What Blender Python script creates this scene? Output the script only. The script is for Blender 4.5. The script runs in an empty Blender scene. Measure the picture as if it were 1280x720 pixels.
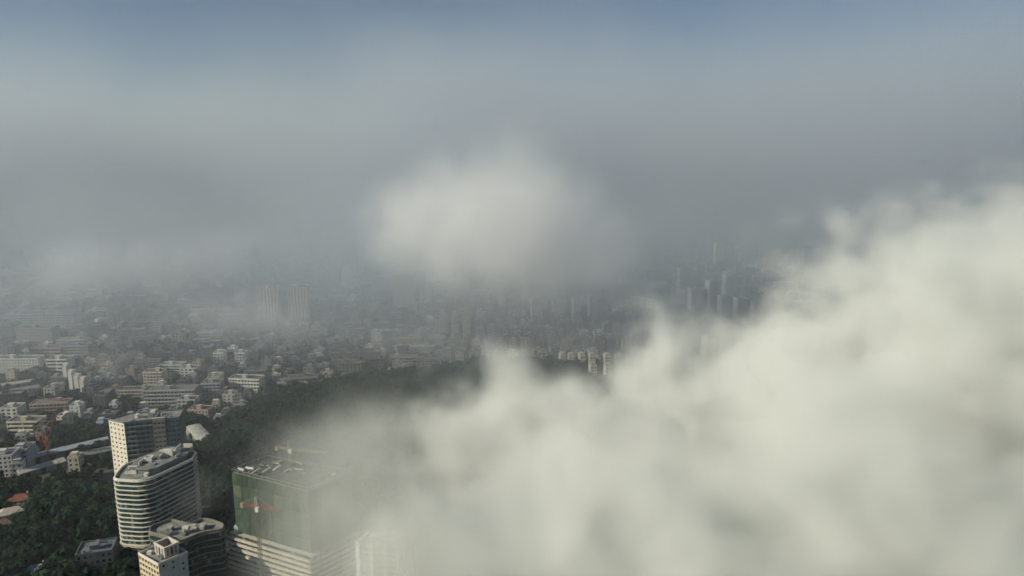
import bpy, bmesh, math, random
from mathutils import Vector, Matrix, noise

R = math.radians
random.seed(7)
scene = bpy.context.scene
COL = scene.collection

# ------------------------------------------------------------------ camera, sky, sun, exposure
CAM_H, PITCH, FPX = 250.0, 11.0, 900.0
cam_data = bpy.data.cameras.new('camera')
cam_data.sensor_width = 36.0
cam_data.lens = FPX / 1280 * 36
cam_data.clip_start = 1.0
cam_data.clip_end = 60000
cam = bpy.data.objects.new('camera', cam_data)
COL.objects.link(cam)
cam.location = (0, 0, CAM_H)
cam.rotation_euler = (R(90 - PITCH), 0, 0)
scene.camera = cam

SUN_EL, SUN_AZ = 26.0, 250.0            # azimuth clockwise from +Y (the view direction): from the left, a little behind
world = bpy.data.worlds.new('World')
scene.world = world
world.use_nodes = True
wn = world.node_tree.nodes
wl = world.node_tree.links
bg = wn['Background']
sky = wn.new('ShaderNodeTexSky')
sky.sky_type = 'NISHITA'
sky.sun_disc = False
sky.sun_elevation = R(SUN_EL)
sky.sun_rotation = R(SUN_AZ)
sky.altitude = 250
sky.air_density = 0.85
sky.dust_density = 0.0
sky.ozone_density = 3.0
wl.new(sky.outputs[0], bg.inputs[0])
bg.inputs[1].default_value = 0.052

sd = bpy.data.lights.new('sun', 'SUN')
sd.energy = 5.0
sd.angle = R(0.6)
sd.color = (1.0, 0.94, 0.74)
sun = bpy.data.objects.new('sun', sd)
COL.objects.link(sun)
to_sun = Vector((math.sin(R(SUN_AZ)) * math.cos(R(SUN_EL)), math.cos(R(SUN_AZ)) * math.cos(R(SUN_EL)), math.sin(R(SUN_EL))))
sun.rotation_euler = to_sun.to_track_quat('Z', 'Y').to_euler()
sun.location = (-400, -200, 900)

vs = scene.view_settings
vs.view_transform = 'Standard'
vs.look = 'None'
vs.exposure = 0.12
vs.gamma = 1.0
vs.use_curve_mapping = False

scene.render.engine = 'CYCLES'
cy = scene.cycles
cy.use_denoising = True
cy.denoiser = 'OPENIMAGEDENOISE'
cy.max_bounces = 10
cy.diffuse_bounces = 2
cy.glossy_bounces = 2
cy.transmission_bounces = 2
cy.volume_bounces = 6
cy.transparent_max_bounces = 8
cy.volume_step_rate = 3.5
cy.volume_max_steps = 256
cy.sample_clamp_indirect = 6.0
cy.use_adaptive_sampling = True
cy.adaptive_threshold = 0.045
cy.adaptive_min_samples = 12

# ------------------------------------------------------------------ helpers
def ground_at(px, py, z=0.0):
    """world x, y of the place at height z that a surveyor at the drone sees in direction (px, py)"""
    a = R(PITCH) + math.atan((py - 360) / FPX)
    y = (CAM_H - z) / math.tan(a)
    dep = y * math.cos(R(PITCH)) + (CAM_H - z) * math.sin(R(PITCH))
    return ((px - 640) / FPX * dep, y)

def at_dist(px, py, y):
    """world point at forward distance y"""
    a = R(PITCH) + math.atan((py - 360) / FPX)
    z = CAM_H - y * math.tan(a)
    dep = y * math.cos(R(PITCH)) + (CAM_H - z) * math.sin(R(PITCH))
    return ((px - 640) / FPX * dep, y, z)

MATS = {}
def mat(name, col, rough=0.8, var=0.12, scale=0.25, metal=0.0, use_obj=False, bump=0.0, spec=0.3, streak=False):
    if name in MATS:
        return MATS[name]
    m = bpy.data.materials.new(name)
    m.use_nodes = True
    nt = m.node_tree
    b = nt.nodes['Principled BSDF']
    b.inputs['Roughness'].default_value = rough
    b.inputs['Metallic'].default_value = metal
    b.inputs['Specular IOR Level'].default_value = spec
    tc = nt.nodes.new('ShaderNodeTexCoord')
    geo = nt.nodes.new('ShaderNodeNewGeometry')
    nz = nt.nodes.new('ShaderNodeTexNoise')
    nz.inputs['Scale'].default_value = scale
    nz.inputs['Detail'].default_value = 5
    nz.inputs['Roughness'].default_value = 0.6
    if streak:
        mp = nt.nodes.new('ShaderNodeMapping')
        mp.inputs['Scale'].default_value = (1, 1, 0.15)
        nt.links.new(geo.outputs['Position'], mp.inputs[0])
        nt.links.new(mp.outputs[0], nz.inputs['Vector'])
    else:
        nt.links.new(geo.outputs['Position'], nz.inputs['Vector'])
    mr = nt.nodes.new('ShaderNodeMapRange')
    mr.inputs['From Min'].default_value = 0.3
    mr.inputs['From Max'].default_value = 0.7
    mr.inputs['To Min'].default_value = 1 - var * 1.5
    mr.inputs['To Max'].default_value = 1 + var
    nt.links.new(nz.outputs['Fac'], mr.inputs[0])
    mx = nt.nodes.new('ShaderNodeVectorMath')
    mx.operation = 'SCALE'
    nt.links.new(mr.outputs[0], mx.inputs['Scale'])
    if use_obj:
        oi = nt.nodes.new('ShaderNodeObjectInfo')
        nt.links.new(oi.outputs['Color'], mx.inputs[0])
    else:
        mx.inputs[0].default_value = col
    nt.links.new(mx.outputs[0], b.inputs['Base Color'])
    if bump:
        bp = nt.nodes.new('ShaderNodeBump')
        bp.inputs['Strength'].default_value = bump
        nt.links.new(nz.outputs['Fac'], bp.inputs['Height'])
        nt.links.new(bp.outputs[0], b.inputs['Normal'])
    MATS[name] = m
    return m

M_WALL = mat('painted_render', (0.5, 0.5, 0.5), 0.85, 0.14, 0.18, use_obj=True, streak=True)
M_ROOFO = mat('tinted_roof', (0.3, 0.3, 0.3), 0.9, 0.35, 0.22, use_obj=True)
M_WHITE = mat('white_concrete', (0.62, 0.60, 0.55), 0.8, 0.10, 0.3, streak=True)
M_BEIGE = mat('beige_stone', (0.46, 0.41, 0.33), 0.8, 0.12, 0.3, streak=True)
M_GREY = mat('grey_panel', (0.17, 0.19, 0.195), 0.75, 0.12, 0.3)
M_ROOF = mat('roof_concrete', (0.23, 0.23, 0.22), 0.9, 0.35, 0.22)
M_ROOFP = mat('roof_pale_screed', (0.40, 0.39, 0.36), 0.9, 0.25, 0.25)
M_DARK = mat('dark_opening', (0.025, 0.03, 0.03), 0.6, 0.2, 0.5)
M_RED = mat('terracotta_tiles', (0.19, 0.075, 0.05), 0.85, 0.25, 0.4)
M_NET = mat('green_scaffold_net', (0.042, 0.066, 0.046), 0.9, 0.5, 0.16, streak=True)
M_NETB = mat('brown_scaffold_net', (0.085, 0.105, 0.06), 0.9, 0.3, 0.15)
M_CRANE = mat('crane_orange_paint', (0.24, 0.085, 0.05), 0.6, 0.1, 0.5)
M_CRANER = mat('crane_red_paint', (0.26, 0.075, 0.06), 0.6, 0.1, 0.5)
M_CRANEW = mat('crane_cream_paint', (0.27, 0.26, 0.20), 0.6, 0.1, 0.5)
M_STEEL = mat('grey_steel', (0.3, 0.31, 0.32), 0.5, 0.1, 0.4, metal=0.4)
M_LEAF = mat('foliage', (0.017, 0.038, 0.022), 0.9, 0.45, 0.03, spec=0.1)  # leaf colours taken darker to carry the shade within the crowns
M_LEAF2 = mat('foliage_deep', (0.012, 0.029, 0.018), 0.9, 0.45, 0.03, spec=0.1)
M_BARK = mat('bark', (0.06, 0.045, 0.03), 0.95, 0.2, 1.0)
M_ROAD = mat('asphalt', (0.06, 0.06, 0.06), 0.9, 0.2, 0.3)
M_PAVE = mat('pavement_concrete', (0.27, 0.26, 0.24), 0.9, 0.2, 0.3)
M_LINE = mat('road_paint', (0.7, 0.7, 0.66), 0.8, 0.1, 0.5)
M_MESHD = mat('deck_clutter', (0.10, 0.11, 0.10), 0.9, 0.5, 0.6)

def glass_mat(name, col, rough=0.12):
    m = bpy.data.materials.new(name)
    m.use_nodes = True
    nt = m.node_tree
    b = nt.nodes['Principled BSDF']
    geo = nt.nodes.new('ShaderNodeNewGeometry')
    wn_ = nt.nodes.new('ShaderNodeTexWhiteNoise')
    wn_.noise_dimensions = '3D'
    sn = nt.nodes.new('ShaderNodeVectorMath')
    sn.operation = 'SNAP'
    sn.inputs[1].default_value = (1.7, 1.7, 3.5)
    nt.links.new(geo.outputs['Position'], sn.inputs[0])
    nt.links.new(sn.outputs[0], wn_.inputs['Vector'])
    mr = nt.nodes.new('ShaderNodeMapRange')
    mr.inputs['To Min'].default_value = 0.5
    mr.inputs['To Max'].default_value = 1.7
    nt.links.new(wn_.outputs['Value'], mr.inputs[0])
    sc = nt.nodes.new('ShaderNodeVectorMath')
    sc.operation = 'SCALE'
    sc.inputs[0].default_value = col
    nt.links.new(mr.outputs[0], sc.inputs['Scale'])
    bl = nt.nodes.new('ShaderNodeMath'); bl.operation = 'GREATER_THAN'; bl.inputs[1].default_value = 0.86
    nt.links.new(wn_.outputs['Value'], bl.inputs[0])
    mix = nt.nodes.new('ShaderNodeMix'); mix.data_type = 'RGBA'
    mix.inputs['B'].default_value = (0.20, 0.20, 0.18, 1)
    nt.links.new(bl.outputs[0], mix.inputs['Factor']); nt.links.new(sc.outputs[0], mix.inputs['A'])
    nt.links.new(mix.outputs['Result'], b.inputs['Base Color'])
    b.inputs['Roughness'].default_value = rough
    b.inputs['Specular IOR Level'].default_value = 0.6
    MATS[name] = m
    return m
M_GLASS = glass_mat('dark_window_glass', (0.025, 0.035, 0.04), 0.2)
M_GLASSG = glass_mat('green_curtain_glass', (0.025, 0.055, 0.055), 0.15)

class MB:
    """collects faces for one mesh object"""
    def __init__(s):
        s.v, s.f, s.m = [], [], []
    def add(s, vs_, fs, mi=0):
        o = len(s.v)
        s.v += [tuple(p) for p in vs_]
        for f in fs:
            s.f.append(tuple(i + o for i in f))
            s.m.append(mi)
    def quad(s, a, b, c, d, mi=0):
        s.add((a, b, c, d), ((0, 1, 2, 3),), mi)
    def box(s, x0, x1, y0, y1, z0, z1, mi=0):
        s.prism([(x0, y0), (x1, y0), (x1, y1), (x0, y1)], z0, z1, mi)
    def prism(s, poly, z0, z1, mi=0, cap=True, bottom=True):
        n = len(poly)
        vs_ = [(p[0], p[1], z0) for p in poly] + [(p[0], p[1], z1) for p in poly]
        fs = [(i, (i + 1) % n, n + (i + 1) % n, n + i) for i in range(n)]
        if cap:
            fs.append(tuple(range(n, 2 * n)))
        if bottom:
            fs.append(tuple(reversed(range(n))))
        s.add(vs_, fs, mi)
    def ring(s, outer, inner, z0, z1, mi=0):
        n = len(outer)
        vs_ = [(p[0], p[1], z0) for p in outer] + [(p[0], p[1], z1) for p in outer] + \
              [(p[0], p[1], z0) for p in inner] + [(p[0], p[1], z1) for p in inner]
        fs = []
        for i in range(n):
            j = (i + 1) % n
            fs += [(i, j, n + j, n + i), (2 * n + j, 2 * n + i, 3 * n + i, 3 * n + j),
                   (n + i, n + j, 3 * n + j, 3 * n + i), (j, i, 2 * n + i, 2 * n + j)]
        s.add(vs_, fs, mi)
    def bar(s, a, b, w, mi=0):
        a, b = Vector(a), Vector(b)
        d = (b - a).normalized()
        u = d.cross(Vector((0, 0, 1)))
        if u.length < 1e-3:
            u = Vector((1, 0, 0))
        u.normalize()
        v = d.cross(u)
        u *= w / 2; v *= w / 2
        vs_ = [a - u - v, a + u - v, a + u + v, a - u + v, b - u - v, b + u - v, b + u + v, b - u + v]
        s.add(vs_, ((0, 1, 2, 3), (7, 6, 5, 4), (0, 4, 5, 1), (1, 5, 6, 2), (2, 6, 7, 3), (3, 7, 4, 0)), mi)
    def cyl(s, x, y, z0, z1, r, n=10, mi=0, r2=None):
        r2 = r if r2 is None else r2
        lo = [(x + r * math.cos(2 * math.pi * k / n), y + r * math.sin(2 * math.pi * k / n), z0) for k in range(n)]
        hi = [(x + r2 * math.cos(2 * math.pi * k / n), y + r2 * math.sin(2 * math.pi * k / n), z1) for k in range(n)]
        fs = [(i, (i + 1) % n, n + (i + 1) % n, n + i) for i in range(n)] + [tuple(range(n, 2 * n)), tuple(reversed(range(n)))]
        s.add(lo + hi, fs, mi)
    def data(s, name, mats):
        me = bpy.data.meshes.new(name)
        me.from_pydata(s.v, [], s.f)
        for m in mats:
            me.materials.append(m)
        if len(mats) > 1:
            me.polygons.foreach_set('material_index', s.m)
        me.update()
        return me
    def build(s, name, mats, parent=None, color=None, loc=None):
        if not isinstance(mats, (list, tuple)):
            mats = [mats]
        return link(name, s.data(name, mats), parent, color, loc)

def link(name, data, parent=None, color=None, loc=None):
    o = bpy.data.objects.new(name, data)
    COL.objects.link(o)
    if parent is not None:
        o.parent = parent
    if color is not None:
        o.color = (*color, 1)
    if loc is not None:
        o.location = loc
    return o

def tag(o, label, cat=None, group=None, kind=None):
    if label: o['label'] = label
    if cat: o['category'] = cat
    if group: o['group'] = group
    if kind: o['kind'] = kind
    return o

def thing(name, label, cat, loc=(0, 0, 0), rz=0.0, group=None):
    o = bpy.data.objects.new(name, None)
    COL.objects.link(o)
    o.location = loc
    o.rotation_euler = (0, 0, rz)
    o.empty_display_size = 2
    return tag(o, label, cat, group)

def area2(p):
    return sum(p[i][0] * p[(i + 1) % len(p)][1] - p[(i + 1) % len(p)][0] * p[i][1] for i in range(len(p)))

def ccw(p):
    return list(p) if area2(p) > 0 else list(reversed(p))

def offset(poly, d):
    """moves every side of a counter-clockwise polygon outwards by d"""
    n = len(poly)
    out = []
    for i in range(n):
        a, b, c = Vector(poly[i - 1]), Vector(poly[i]), Vector(poly[(i + 1) % n])
        e1, e2 = (b - a).normalized(), (c - b).normalized()
        n1, n2 = Vector((e1.y, -e1.x)), Vector((e2.y, -e2.x))
        k = n1 + n2
        k = k / max(0.35, k.dot(n1)) if k.length > 1e-6 else n1
        out.append((b.x + k.x * d, b.y + k.y * d))
    return out

def rounded(poly, radii, seg=5):
    """cuts the corners of a polygon round"""
    n = len(poly)
    out = []
    for i in range(n):
        r = radii[i] if isinstance(radii, (list, tuple)) else radii
        a, b, c = Vector(poly[i - 1]), Vector(poly[i]), Vector(poly[(i + 1) % n])
        if r <= 0:
            out.append(tuple(b)); continue
        u, v = (a - b), (c - b)
        t1, t2 = min(r, u.length * .48), min(r, v.length * .48)
        p, q = b + u.normalized() * t1, b + v.normalized() * t2
        for k in range(seg + 1):
            t = k / seg
            out.append(tuple(p * (1 - t) ** 2 + b * 2 * t * (1 - t) + q * t * t))
    return out

def facade(wall, glass, p0, p1, z0, floors, fh, bay, ww, wh, sill, rec=0.35, skip=None, gm=0):
    """one wall face from p0 to p1 (outside on the right) with recessed window openings"""
    p0, p1 = Vector(p0), Vector(p1)
    L = (p1 - p0).length
    d = (p1 - p0) / L
    nrm = Vector((d.y, -d.x))
    nb = max(1, int(L / bay + 0.3))
    bw = L / nb
    w = min(ww, bw * 0.92)
    def P(t, z, back=0.0):
        q = p0 + d * t - nrm * back
        return (q.x, q.y, z)
    for fl in range(floors):
        zb = z0 + fl * fh
        a, b, c, e = zb, zb + sill, min(zb + sill + wh, zb + fh - 0.1), zb + fh
        wall.quad(P(0, a), P(L, a), P(L, b), P(0, b))
        wall.quad(P(0, c), P(L, c), P(L, e), P(0, e))
        t = 0.0
        for k in range(nb):
            m = (k + 0.5) * bw
            x0, x1 = m - w / 2, m + w / 2
            if skip and skip(fl, k, nb):
                continue
            wall.quad(P(t, b), P(x0, b), P(x0, c), P(t, c))
            t = x1
            wall.quad(P(x0, b), P(x1, b), P(x1, b, rec), P(x0, b, rec))
            wall.quad(P(x0, c, rec), P(x1, c, rec), P(x1, c), P(x0, c))
            wall.quad(P(x0, b), P(x0, b, rec), P(x0, c, rec), P(x0, c))
            wall.quad(P(x1, b, rec), P(x1, b), P(x1, c), P(x1, c, rec))
            glass.quad(P(x0, b, rec), P(x1, b, rec), P(x1, c, rec), P(x0, c, rec), gm)
        wall.quad(P(t, b), P(L, b), P(L, c), P(t, c))

def hills(x, y):
    h = 0.0
    for cx, cy_, rx, ry, hh in ((-95, 620, 130, 105, 22), (40, 720, 120, 75, 14), (-330, 470, 90, 60, 6), (-180, 545, 70, 60, 8)):
        h += hh * math.exp(-(((x - cx) / rx) ** 2 + ((y - cy_) / ry) ** 2))
    # a chain of low hills far behind the city
    if y > 1700:
        t = min(1, (y - 1700) / 1500)
        h += 60 * t * (0.5 + noise.noise((x * 0.0009, y * 0.0007, 3)) * 1.0)
    return h

# ------------------------------------------------------------------ ground
def build_ground():
    mb = MB()
    xs, ys = [], []
    def grid(lo, hi, fine_lo, fine_hi, fs, cs):
        out, v = [], lo
        while v < hi:
            out.append(v)
            v += fs if fine_lo <= v < fine_hi else cs
        out.append(hi)
        return out
    xs = grid(-6000, 6000, -600, 500, 14, 190)
    ys = grid(-900, 9000, 280, 1100, 14, 190)
    nx = len(xs)
    for y in ys:
        for x in xs:
            mb.v.append((x, y, hills(x, y)))
    for j in range(len(ys) - 1):
        for i in range(nx - 1):
            a = j * nx + i
            mb.f.append((a, a + 1, a + nx + 1, a + nx))
    m = bpy.data.materials.new('city_ground')
    m.use_nodes = True
    nt = m.node_tree
    b = nt.nodes['Principled BSDF']
    b.inputs['Roughness'].default_value = 0.95
    geo = nt.nodes.new('ShaderNodeNewGeometry')
    n1 = nt.nodes.new('ShaderNodeTexNoise'); n1.inputs['Scale'].default_value = 0.018; n1.inputs['Detail'].default_value = 8
    n2 = nt.nodes.new('ShaderNodeTexNoise'); n2.inputs['Scale'].default_value = 0.25; n2.inputs['Detail'].default_value = 5
    nt.links.new(geo.outputs['Position'], n1.inputs['Vector'])
    nt.links.new(geo.outputs['Position'], n2.inputs['Vector'])
    cr = nt.nodes.new('ShaderNodeValToRGB')
    e = cr.color_ramp.elements
    e[0].position, e[0].color = 0.45, (0.020, 0.034, 0.018, 1)
    e[1].position, e[1].color = 0.68, (0.075, 0.073, 0.066, 1)
    nt.links.new(n1.outputs['Fac'], cr.inputs[0])
    mr = nt.nodes.new('ShaderNodeMapRange')
    mr.inputs['To Min'].default_value = 0.5; mr.inputs['To Max'].default_value = 1.5
    nt.links.new(n2.outputs['Fac'], mr.inputs[0])
    sc = nt.nodes.new('ShaderNodeVectorMath'); sc.operation = 'SCALE'
    nt.links.new(cr.outputs[0], sc.inputs[0]); nt.links.new(mr.outputs[0], sc.inputs['Scale'])
    nt.links.new(sc.outputs[0], b.inputs['Base Color'])
    g = mb.build('ground', m)
    for p in g.data.polygons:
        p.use_smooth = True
    g['kind'] = 'structure'
build_ground()

# keep-out: boxes (centre, half sizes, angle) that the fill must not touch
TAKEN = []
def take(x, y, r):
    TAKEN.append((x, y, r))
def is_free(x, y, r):
    for a, b, c in TAKEN:
        if (a - x) ** 2 + (b - y) ** 2 < (c + r) ** 2:
            return False
    return True

# ------------------------------------------------------------------ roads
def strip(name, pts, w, m, z, label=None):
    mb = MB()
    dense = []
    for i in range(len(pts) - 1):
        a, b = Vector(pts[i]), Vector(pts[i + 1])
        n = max(1, int((b - a).length / 8))
        dense += [a.lerp(b, k / n) for k in range(n)]
    dense.append(Vector(pts[-1]))
    prev = None
    for i, p in enumerate(dense):
        q = dense[min(i + 1, len(dense) - 1)] - dense[max(i - 1, 0)]
        nrm = Vector((-q.y, q.x)).normalized() * w / 2
        l, r = p + nrm, p - nrm
        zz = max(hills(*l), hills(*r), hills(*p)) + z
        cur = ((l.x, l.y, zz), (r.x, r.y, zz))
        if prev:
            mb.add((prev[1], cur[1], cur[0], prev[0]), ((0, 1, 2, 3),))
            for s in (0, 1):
                a, b = prev[s], cur[s]
                mb.quad(a, b, (b[0], b[1], b[2] - 1.5), (a[0], a[1], a[2] - 1.5))
        prev = cur
    o = mb.build(name, m)
    o['kind'] = 'structure'
    return o

road_pts = [ground_at(20, 690), ground_at(118, 662), ground_at(146, 650)]
strip('road', [(-340, 330), (-300, 372), (-262, 398), (-256, 440), (-262, 475), (-300, 520), (-345, 560)], 7, M_ROAD, 0.35)
strip('pavement', [(-333, 328), (-294, 369), (-256.5, 395), (-250.5, 402)], 3, M_PAVE, 0.50)
strip('road', [(-700, 905), (-420, 880), (-200, 860), (60, 850), (420, 880), (800, 930)], 12, M_ROAD, 0.3)
strip('road', [(-470, 520), (-430, 700), (-400, 880), (-380, 1100), (-360, 1400)], 10, M_ROAD, 0.45)
strip('road', [(200, 420), (190, 620), (200, 860), (230, 1100), (240, 1500)], 12, M_ROAD, 0.45)

# ------------------------------------------------------------------ the buildings that can be recognised
def slabs_tower(root, poly, z0, floors, fh, slab_out, slab_h, slab_m, glass_m, roof_m, top_parapet=1.3, glass_in=0.0):
    """a glass core with a floor slab and a glazed band per storey"""
    poly = ccw(poly)
    core = offset(poly, -0.6)
    mb = MB(); mb.prism(core, z0 - 2, z0 + floors * fh); mb.build('core', M_DARK, root)
    mb = MB(); mb.ring(offset(poly, slab_out), offset(poly, -0.9), 0, slab_h)
    sl = mb.data('floor_slab', [slab_m])
    # one storey of panes, each pane set a little apart
    gb = MB()
    n = len(poly)
    for i in range(n):
        a, b = Vector(poly[i]), Vector(poly[(i + 1) % n])
        L = (b - a).length
        k = max(1, int(L / 2.2))
        d = (b - a) / L
        nr = Vector((d.y, -d.x))
        for q in range(k):
            s, t = a + d * (L * q / k + 0.08), a + d * (L * (q + 1) / k - 0.08)
            j = nr * (-0.25 + random.uniform(-0.04, 0.04))
            s2, t2 = s + j, t + j
            gb.quad((s2.x, s2.y, slab_h), (t2.x, t2.y, slab_h), (t2.x, t2.y, fh), (s2.x, s2.y, fh))
    gl = gb.data('window_band', [glass_m])
    for k in range(floors):
        link('floor_slab', sl, root, loc=(0, 0, z0 + k * fh))
        link('window_band', gl, root, loc=(0, 0, z0 + k * fh))
    zt = z0 + floors * fh
    link('floor_slab', sl, root, loc=(0, 0, zt))
    mb = MB(); mb.prism(offset(poly, -0.95), zt - 0.3, zt + 0.35); roof = mb.build('roof', roof_m, root)
    if top_parapet:
        mb = MB(); mb.ring(offset(poly, -0.3), offset(poly, -0.8), zt + slab_h, zt + slab_h + top_parapet); mb.build('parapet', slab_m, roof)
    return roof, zt

def centroid(p):
    return sum(q[0] for q in p) / len(p), sum(q[1] for q in p) / len(p)

def local(poly, c):
    return [(p[0] - c[0], p[1] - c[1]) for p in poly]

def roof_clutter(roof, poly, z, n, seed, m=M_ROOFP, big=4.0):
    rnd = random.Random(seed)
    cx, cy_ = centroid(poly)
    inn = offset(ccw(poly), -2.5)
    for k in range(n):
        i = rnd.randrange(len(inn))
        t = rnd.uniform(0.05, 0.85)
        x = inn[i][0] * t + cx * (1 - t); y = inn[i][1] * t + cy_ * (1 - t)
        a, b, h = rnd.uniform(1, big) / 2, rnd.uniform(1, big) / 2, rnd.uniform(0.6, 2.8)
        mb = MB()
        if rnd.random() < 0.25:
            mb.cyl(x, y, z, z + h, a * 0.8, 10)
            mb.build('water_tank', M_STEEL, roof)
        else:
            mb.box(x - a, x + a, y - b, y + b, z, z + h)
            mb.box(x - a - .15, x + a + .15, y - b - .15, y + b + .15, z + h + .002, z + h + .2)
            mb.build('plant_unit', rnd.choice([m, M_GREY, M_WHITE]), roof)

# --- the curved office tower with pale floor bands
P = [(-246, 412), (-224, 409), (-209, 441), (-212, 454), (-234, 458), (-250, 432)]
c = centroid(P)
M_BAND = mat('ivory_band_panel', (0.66, 0.62, 0.53), 0.6, 0.06, 0.3)
poly = rounded(ccw(local(P, c)), [5, 8, 1.5, 2, 2, 5], 5)
t = thing('office_tower', 'curved office tower ringed with pale floor bands, rising from the dark wood', 'tower', (c[0], c[1], 0))
roof, zt = slabs_tower(t, poly, 6.5, 14, 3.05, 0.5, 0.55, M_BAND, M_GLASSG, M_ROOF, top_parapet=.9)
mb = MB(); mb.prism(offset(poly, -1.2), -1, 6.5); mb.build('ground_storey', M_GREY, t)
mb = MB(); mb.prism(offset(poly, 3.0), -1, 1.4); mb.build('plinth', M_PAVE, t)
mb = MB(); mb.ring(offset(poly, 0.9), offset(poly, -0.5), 5.2, 6.4); mb.build('canopy', M_BEIGE, t)
# roof garden frames: an upper set-back storey and white pergola beams
ip = offset(poly, -3.0)
up = [p for p in ip]
mb = MB(); mb.prism([(x * 0.82 + 1.5, y * 0.82 + 3) for x, y in up], zt + .35, zt + 3.6); ph = mb.build('penthouse', M_GREY, roof)
mb = MB(); mb.prism([(x * 0.86 + 1.5, y * 0.86 + 3) for x, y in up], zt + 3.602, zt + 4.0); mb.build('penthouse_roof', M_ROOF, roof)
for k, (bx_, by_) in enumerate(((-9, -12), (-4, -4), (3, 3), (7, 9), (1, 14))):
    mb = MB(); mb.box(bx_ - 3, bx_ + 3, by_ - 0.4, by_ + 0.4, zt + 4.4, zt + 5.0)
    mb.box(bx_ - 2.9, bx_ - 2.4, by_ - 0.3, by_ + 0.3, zt + 0.3, zt + 4.398); mb.box(bx_ + 2.4, bx_ + 2.9, by_ - 0.3, by_ + 0.3, zt + 0.3, zt + 4.398)
    mb.build('pergola_beam', M_WHITE, roof)
mb = MB(); mb.box(2, 8, 5, 6.4, zt + 4.0, zt + 8.2); mb.build('lift_house', M_WHITE, roof)
mb = MB(); mb.box(-7, -2, -2, 2, zt + 4.0, zt + 6.0); mb.build('lift_house', M_WHITE, roof)
for x0, x1, y0, y1, h in ((8, 8.5, 9, 17, 7.5), (2, 2.5, 0, 7, 6.5), (-7, -6.5, -9, -3, 6), (-11, -6, -14.2, -13.7, 3), (9, 15, 19, 19.5, 6.5), (11, 11.4, 3, 9, 5.5)):
    mb = MB(); mb.box(x0, x1, y0, y1, zt + .3, zt + h); mb.build('screen_wall', M_BAND, roof)
roof_clutter(roof, poly, zt + .3, 18, 3)
roof_clutter(roof, [(x * .7, y * .7) for x, y in poly], zt + 4.0, 14, 4, M_WHITE, 3)
take(c[0], c[1], 31)

# --- the tall slab block behind it, its end wall white and sunlit
P = [(-281, 493), (-246, 505), (-250, 521), (-288, 511), (-296, 500)]
c = centroid(P)
poly = ccw(local(P, c))
t = thing('slab_tower', 'tall slab block with a white end wall of small windows and a grey banded side', 'tower', (c[0], c[1], 0))
FL, FH = 15, 3.6
w, g = MB(), MB()
n = len(poly)
order = poly
for i in range(n):
    a, b = order[i], order[(i + 1) % n]
    wa, wb = Vector(a) + Vector(c), Vector(b) + Vector(c)
    side = (wb - wa).length
    mid = (wa + wb) / 2
    if abs(mid.x + 288.5) < 3 and mid.y < 499:      # the white end wall
        e, eg = MB(), MB()
        facade(e, eg, a, b, 0, FL, FH, 4.2, 1.6, 1.5, 1.0, 0.5)
        ew = e.build('end_wall', mat('sunlit_white_tile', (0.70, 0.64, 0.54), 0.7, 0.08, 0.3), t)  # sun on the end wall coloured in: warmer and paler than the other sides
        eg.build('window', M_GLASS, ew)['kind'] = 'stuff'
    elif mid.y < 502:                             # the broad banded side
        facade(w, g, a, b, 0, FL, FH, 3.4, 3.1, 1.9, 1.0, 0.6)
    else:
        facade(w, g, a, b, 0, FL, FH, 4.0, 2.0, 1.6, 1.0, 0.4)
w.build('wall', M_GREY, t)
g.build('window', M_GLASSG, t)['kind'] = 'stuff'
zt = FL * FH
mb = MB(); mb.prism(offset(poly, -0.4), zt - 0.5, zt + 0.2); roof = mb.build('roof', M_ROOF, t)
mb = MB(); mb.ring(offset(poly, 0.1), offset(poly, -0.4), zt + .002, zt + 1.3); mb.build('parapet', M_GREY, roof)
# balcony slabs along the broad side, floor by floor, and the pale stair core
a, b = Vector((-281 - c[0], 493 - c[1])), Vector((-246 - c[0], 505 - c[1]))
d = (b - a).normalized(); nr = Vector((d.y, -d.x))
def along(s, o):
    q = a + d * s + nr * o
    return (q.x, q.y)
mb = MB(); mb.prism([along(2, -0.2), along(18, -0.2), along(18, 1.0), along(2, 1.0)], 0, 0.9); sl = mb.data('balcony', [M_GREY])
for k in range(1, FL):
    link('balcony', sl, t, loc=(0, 0, k * FH))
mb, gg = MB(), MB()
core = [along(19, -0.5), along(27, -0.5), along(27, 1.8), along(19, 1.8)]
cc = ccw(core)
for i in range(4):
    facade(mb, gg, cc[i], cc[(i + 1) % 4], 0, FL, FH, 2.6, 2.0, 1.5, 1.0, 0.3)
mb.prism(core, zt, zt + 2.0)
sc_ = mb.build('stair_core', M_BEIGE, t); gg.build('window', M_GLASSG, sc_)['kind'] = 'stuff'
mb, gg = MB(), MB()
core = [along(29, -0.5), along(36.5, -0.5), along(36.5, 1.4), along(29, 1.4)]
cc = ccw(core)
for i in range(4):
    facade(mb, gg, cc[i], cc[(i + 1) % 4], 0, FL, FH, 2.6, 2.0, 1.5, 1.0, 0.3)
mb.prism(core, zt, zt + 1.0)
sc_ = mb.build('stair_core', M_GREY, t); gg.build('window', M_GLASSG, sc_)['kind'] = 'stuff'
mb = MB(); mb.box(3, 6.5, 2, 5, zt + .2, zt + 4.2); mb.build('lift_house', M_WHITE, roof)
roof_clutter(roof, poly, zt + .2, 7, 5, M_GREY)
take(c[0], c[1], 27)

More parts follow.
